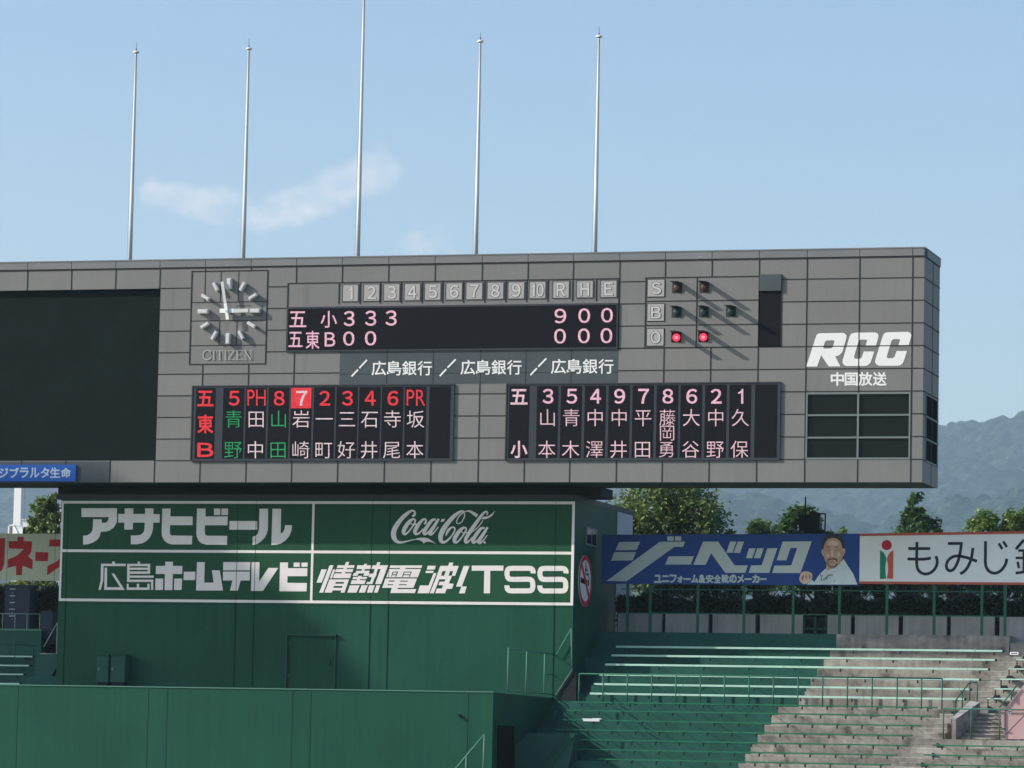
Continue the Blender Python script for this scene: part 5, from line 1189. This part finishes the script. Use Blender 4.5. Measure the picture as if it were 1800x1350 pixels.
for a, b, c, d in ((14, 922, 16, 935), (14, 922, 24, 924.5), (40, 918, 66, 934), (22, 926, 50, 936)):
    r = RC(a, b, c, d, 200); m = MB(); m.box(r[0], r[1], 200, 202, r[2]-(0 if d < 930 else 4), r[3]); obj('roof_panel', m, BLD_W, t)
m = MB(); m.tube(W(24, 923, 200), W(31, 936, 200), .09, n=6)
for k in range(8): a = W(27+3*k, 912, 200); m.tube(a, (a.x, 200, a.z-.9), .02, n=5)
m.tube(W(26, 913, 200), W(50, 913, 200), .02, n=5); obj('guard_rail', m, BLD_W, t)

# ------------------------------------------------------------------ ground and hills
m = MB(); m.add([(-3400, -250, -9.0), (3400, -250, -9.0), (3400, 5650, -9.0), (-3400, 5650, -9.0)], [(0, 1, 2, 3)])
obj('ground', m, mat('field and town ground', (.10, .12, .07), .9, var=.3, scale=.02), kind='structure')
m = MB(); m.box(-70, 70, 7.25, 60, -8.99, GZ); obj('terrace_ground', m, mat('packed earth', (.10, .10, .07), .9, var=.2), kind='structure')
def hill(name, Y0, Y1, ridge, step, amp, seed, mt_):
    """ridge: photo positions of the skyline seen at depth Yr; forested slope from Y0 up to it"""
    ridge = [(x, y+amp*.75*FPX/Y1) for x, y in ridge]
    xs2 = [W(px, py, Y1).x for px, py in ridge]; zs2 = [W(px, py, Y1).z for px, py in ridge]
    X = np.arange(xs2[0], xs2[-1], step); nv = int((Y1-Y0)/(step*1.6)); T = np.linspace(0, 1.12, nv)
    H = np.interp(X, xs2, zs2)
    g = np.random.default_rng(seed); CW = step*2.2
    XX, TT = np.meshgrid(X, T)
    prof = np.where(TT <= 1, TT**.85, 1-(TT-1)*1.2)
    YY = Y0+(Y1-Y0)*TT; ZZ = -12+(H[None, :]+12)*prof
    # spurs and gullies, then tree crowns
    gul = sum(np.sin(XX/l+g.uniform(0, 6)+np.sin(YY/l*.7+g.uniform(0, 6))*1.6)*l*.10 for l in (210, 120, 62))
    ZZ = ZZ+gul*np.clip(TT, 0, 1)*np.clip(1.35-TT, .25, 1)
    nx, ny = int((X[-1]-X[0])/CW), int((Y1-Y0)*1.12/CW)
    jx, jy = g.uniform(0, 1, (nx+3, ny+3)), g.uniform(0, 1, (nx+3, ny+3)); jh = g.uniform(.35, 1.0, (nx+3, ny+3)); jt = g.uniform(0, 1, (nx+3, ny+3))
    cx_, cy_ = (XX-X[0])/CW, (YY-Y0)/CW; ix, iy = cx_.astype(int), cy_.astype(int)
    best = np.zeros_like(XX); tb = np.full_like(XX, .3)
    for dx in (-1, 0, 1):
        for dy in (-1, 0, 1):
            a, b = np.clip(ix+dx, 0, nx+2), np.clip(iy+dy, 0, ny+2)
            d = np.hypot(a+jx[a, b]-cx_, b+jy[a, b]-cy_); h = jh[a, b]*np.sqrt(np.clip(1-(d/.95)**2, 0, 1))
            mk = h > best; best = np.where(mk, h, best); tb = np.where(mk, jt[a, b], tb)
    ZZ = ZZ+best*amp
    V = np.stack([XX, YY, ZZ], -1).reshape(-1, 3); ny_, nx_ = XX.shape
    i = np.arange(ny_-1)[:, None]*nx_+np.arange(nx_-1)[None, :]
    F = np.stack([i, i+1, i+1+nx_, i+nx_], -1).reshape(-1, 4)
    me = bpy.data.meshes.new(name); me.vertices.add(len(V)); me.vertices.foreach_set('co', V.astype(np.float32).ravel())
    me.loops.add(F.size); me.loops.foreach_set('vertex_index', F.astype(np.int32).ravel())
    me.polygons.add(len(F)); me.polygons.foreach_set('loop_start', np.arange(0, F.size, 4, dtype=np.int32)); me.polygons.foreach_set('loop_total', np.full(len(F), 4, dtype=np.int32))
    me.update(calc_edges=True)
    at = me.attributes.new('tint', 'FLOAT', 'FACE'); at.data.foreach_set('value', tb[:-1, :-1].ravel().astype(np.float32))
    me.materials.append(mt_); o = bpy.data.objects.new(name, me); COL.objects.link(o); o['kind'] = 'structure'; return o
HILLM = leaf_mat('forest crowns', (.009, .036, .022), (.046, .092, .046))
hill('hills', 3600, 5200, [(-420, 760), (-100, 735), (60, 720), (400, 690), (800, 700), (1100, 730), (1400, 760), (1560, 765), (1650, 744), (1690, 738), (1730, 736), (1765, 724), (1800, 719), (1850, 716), (1950, 730), (2250, 700)], 5.0, 17.0, 11, HILLM)
hill('foothills', 2700, 3500, [(-420, 940), (0, 930), (400, 930), (1100, 900), (1250, 885), (1330, 880), (1450, 900), (1540, 918), (1580, 890), (1680, 860), (1760, 850), (1830, 820), (2250, 790)], 4.2, 15.0, 12, HILLM)

# ------------------------------------------------------------------ unseen tower, added to cast the shadow on the green wall
c0 = W(300, 1130, YW); k = 30.0
L0 = Vector(c0)+Vector((-2.4, -1.0, 1.50))*k
ft = thing('shade_tower', 'unseen steel tower with a broad panel, added to shade the green wall and left stand', 'shade caster', (L0.x, L0.y-1, -9))
m = MB()
for dx in (-1.2, 1.2):
    for dy in (-.8, .8): m.tube((L0.x+dx*1.6, L0.y-1+dy*1.6, -9), (L0.x+dx, L0.y-1+dy, L0.z), .16, .12)
for j in range(9):
    z = -9+(L0.z+9)*j/9; z2_ = -9+(L0.z+9)*(j+1)/9
    m.tube((L0.x-1.6, L0.y-1.6, z), (L0.x+1.6, L0.y-1.6, z2_), .06); m.tube((L0.x+1.6, L0.y-.2, z), (L0.x-1.6, L0.y-.2, z2_), .06)
obj('lattice_mast', m, ALU, ft)
off = lambda px, py: Vector(W(px, py, YW))+Vector((-2.4, -1.0, 1.50))*k
m = MB(); f = [off(*q) for q in ((-700, 1290), (700, 1290), (640, 1185), (560, 1095), (470, 1010), (395, 955), (-700, 955))]
f = [Vector((v.x, L0.y, v.z)) for v in f]; m.prism(f, [], (0, .3, 0)); obj('shade_panel', m, ALU, ft)  # panel outline shaped to give the wall its diagonal shadow edge

# ------------------------------------------------------------------ air
m = MB(); m.box(-3500, 3500, -260, 5700, -40, 560)
hz = obj('haze', m, bpy.data.materials.new('haze'), kind='stuff')
hm = hz.data.materials[0]; hm.use_nodes = True; t = hm.node_tree; t.nodes.clear()
o_ = t.nodes.new('ShaderNodeOutputMaterial'); v_ = t.nodes.new('ShaderNodeVolumePrincipled')
v_.inputs['Color'].default_value = (.60, .80, 1.0, 1); v_.inputs['Density'].default_value = .00010; v_.inputs['Anisotropy'].default_value = .2
t.links.new(v_.outputs[0], o_.inputs['Volume'])
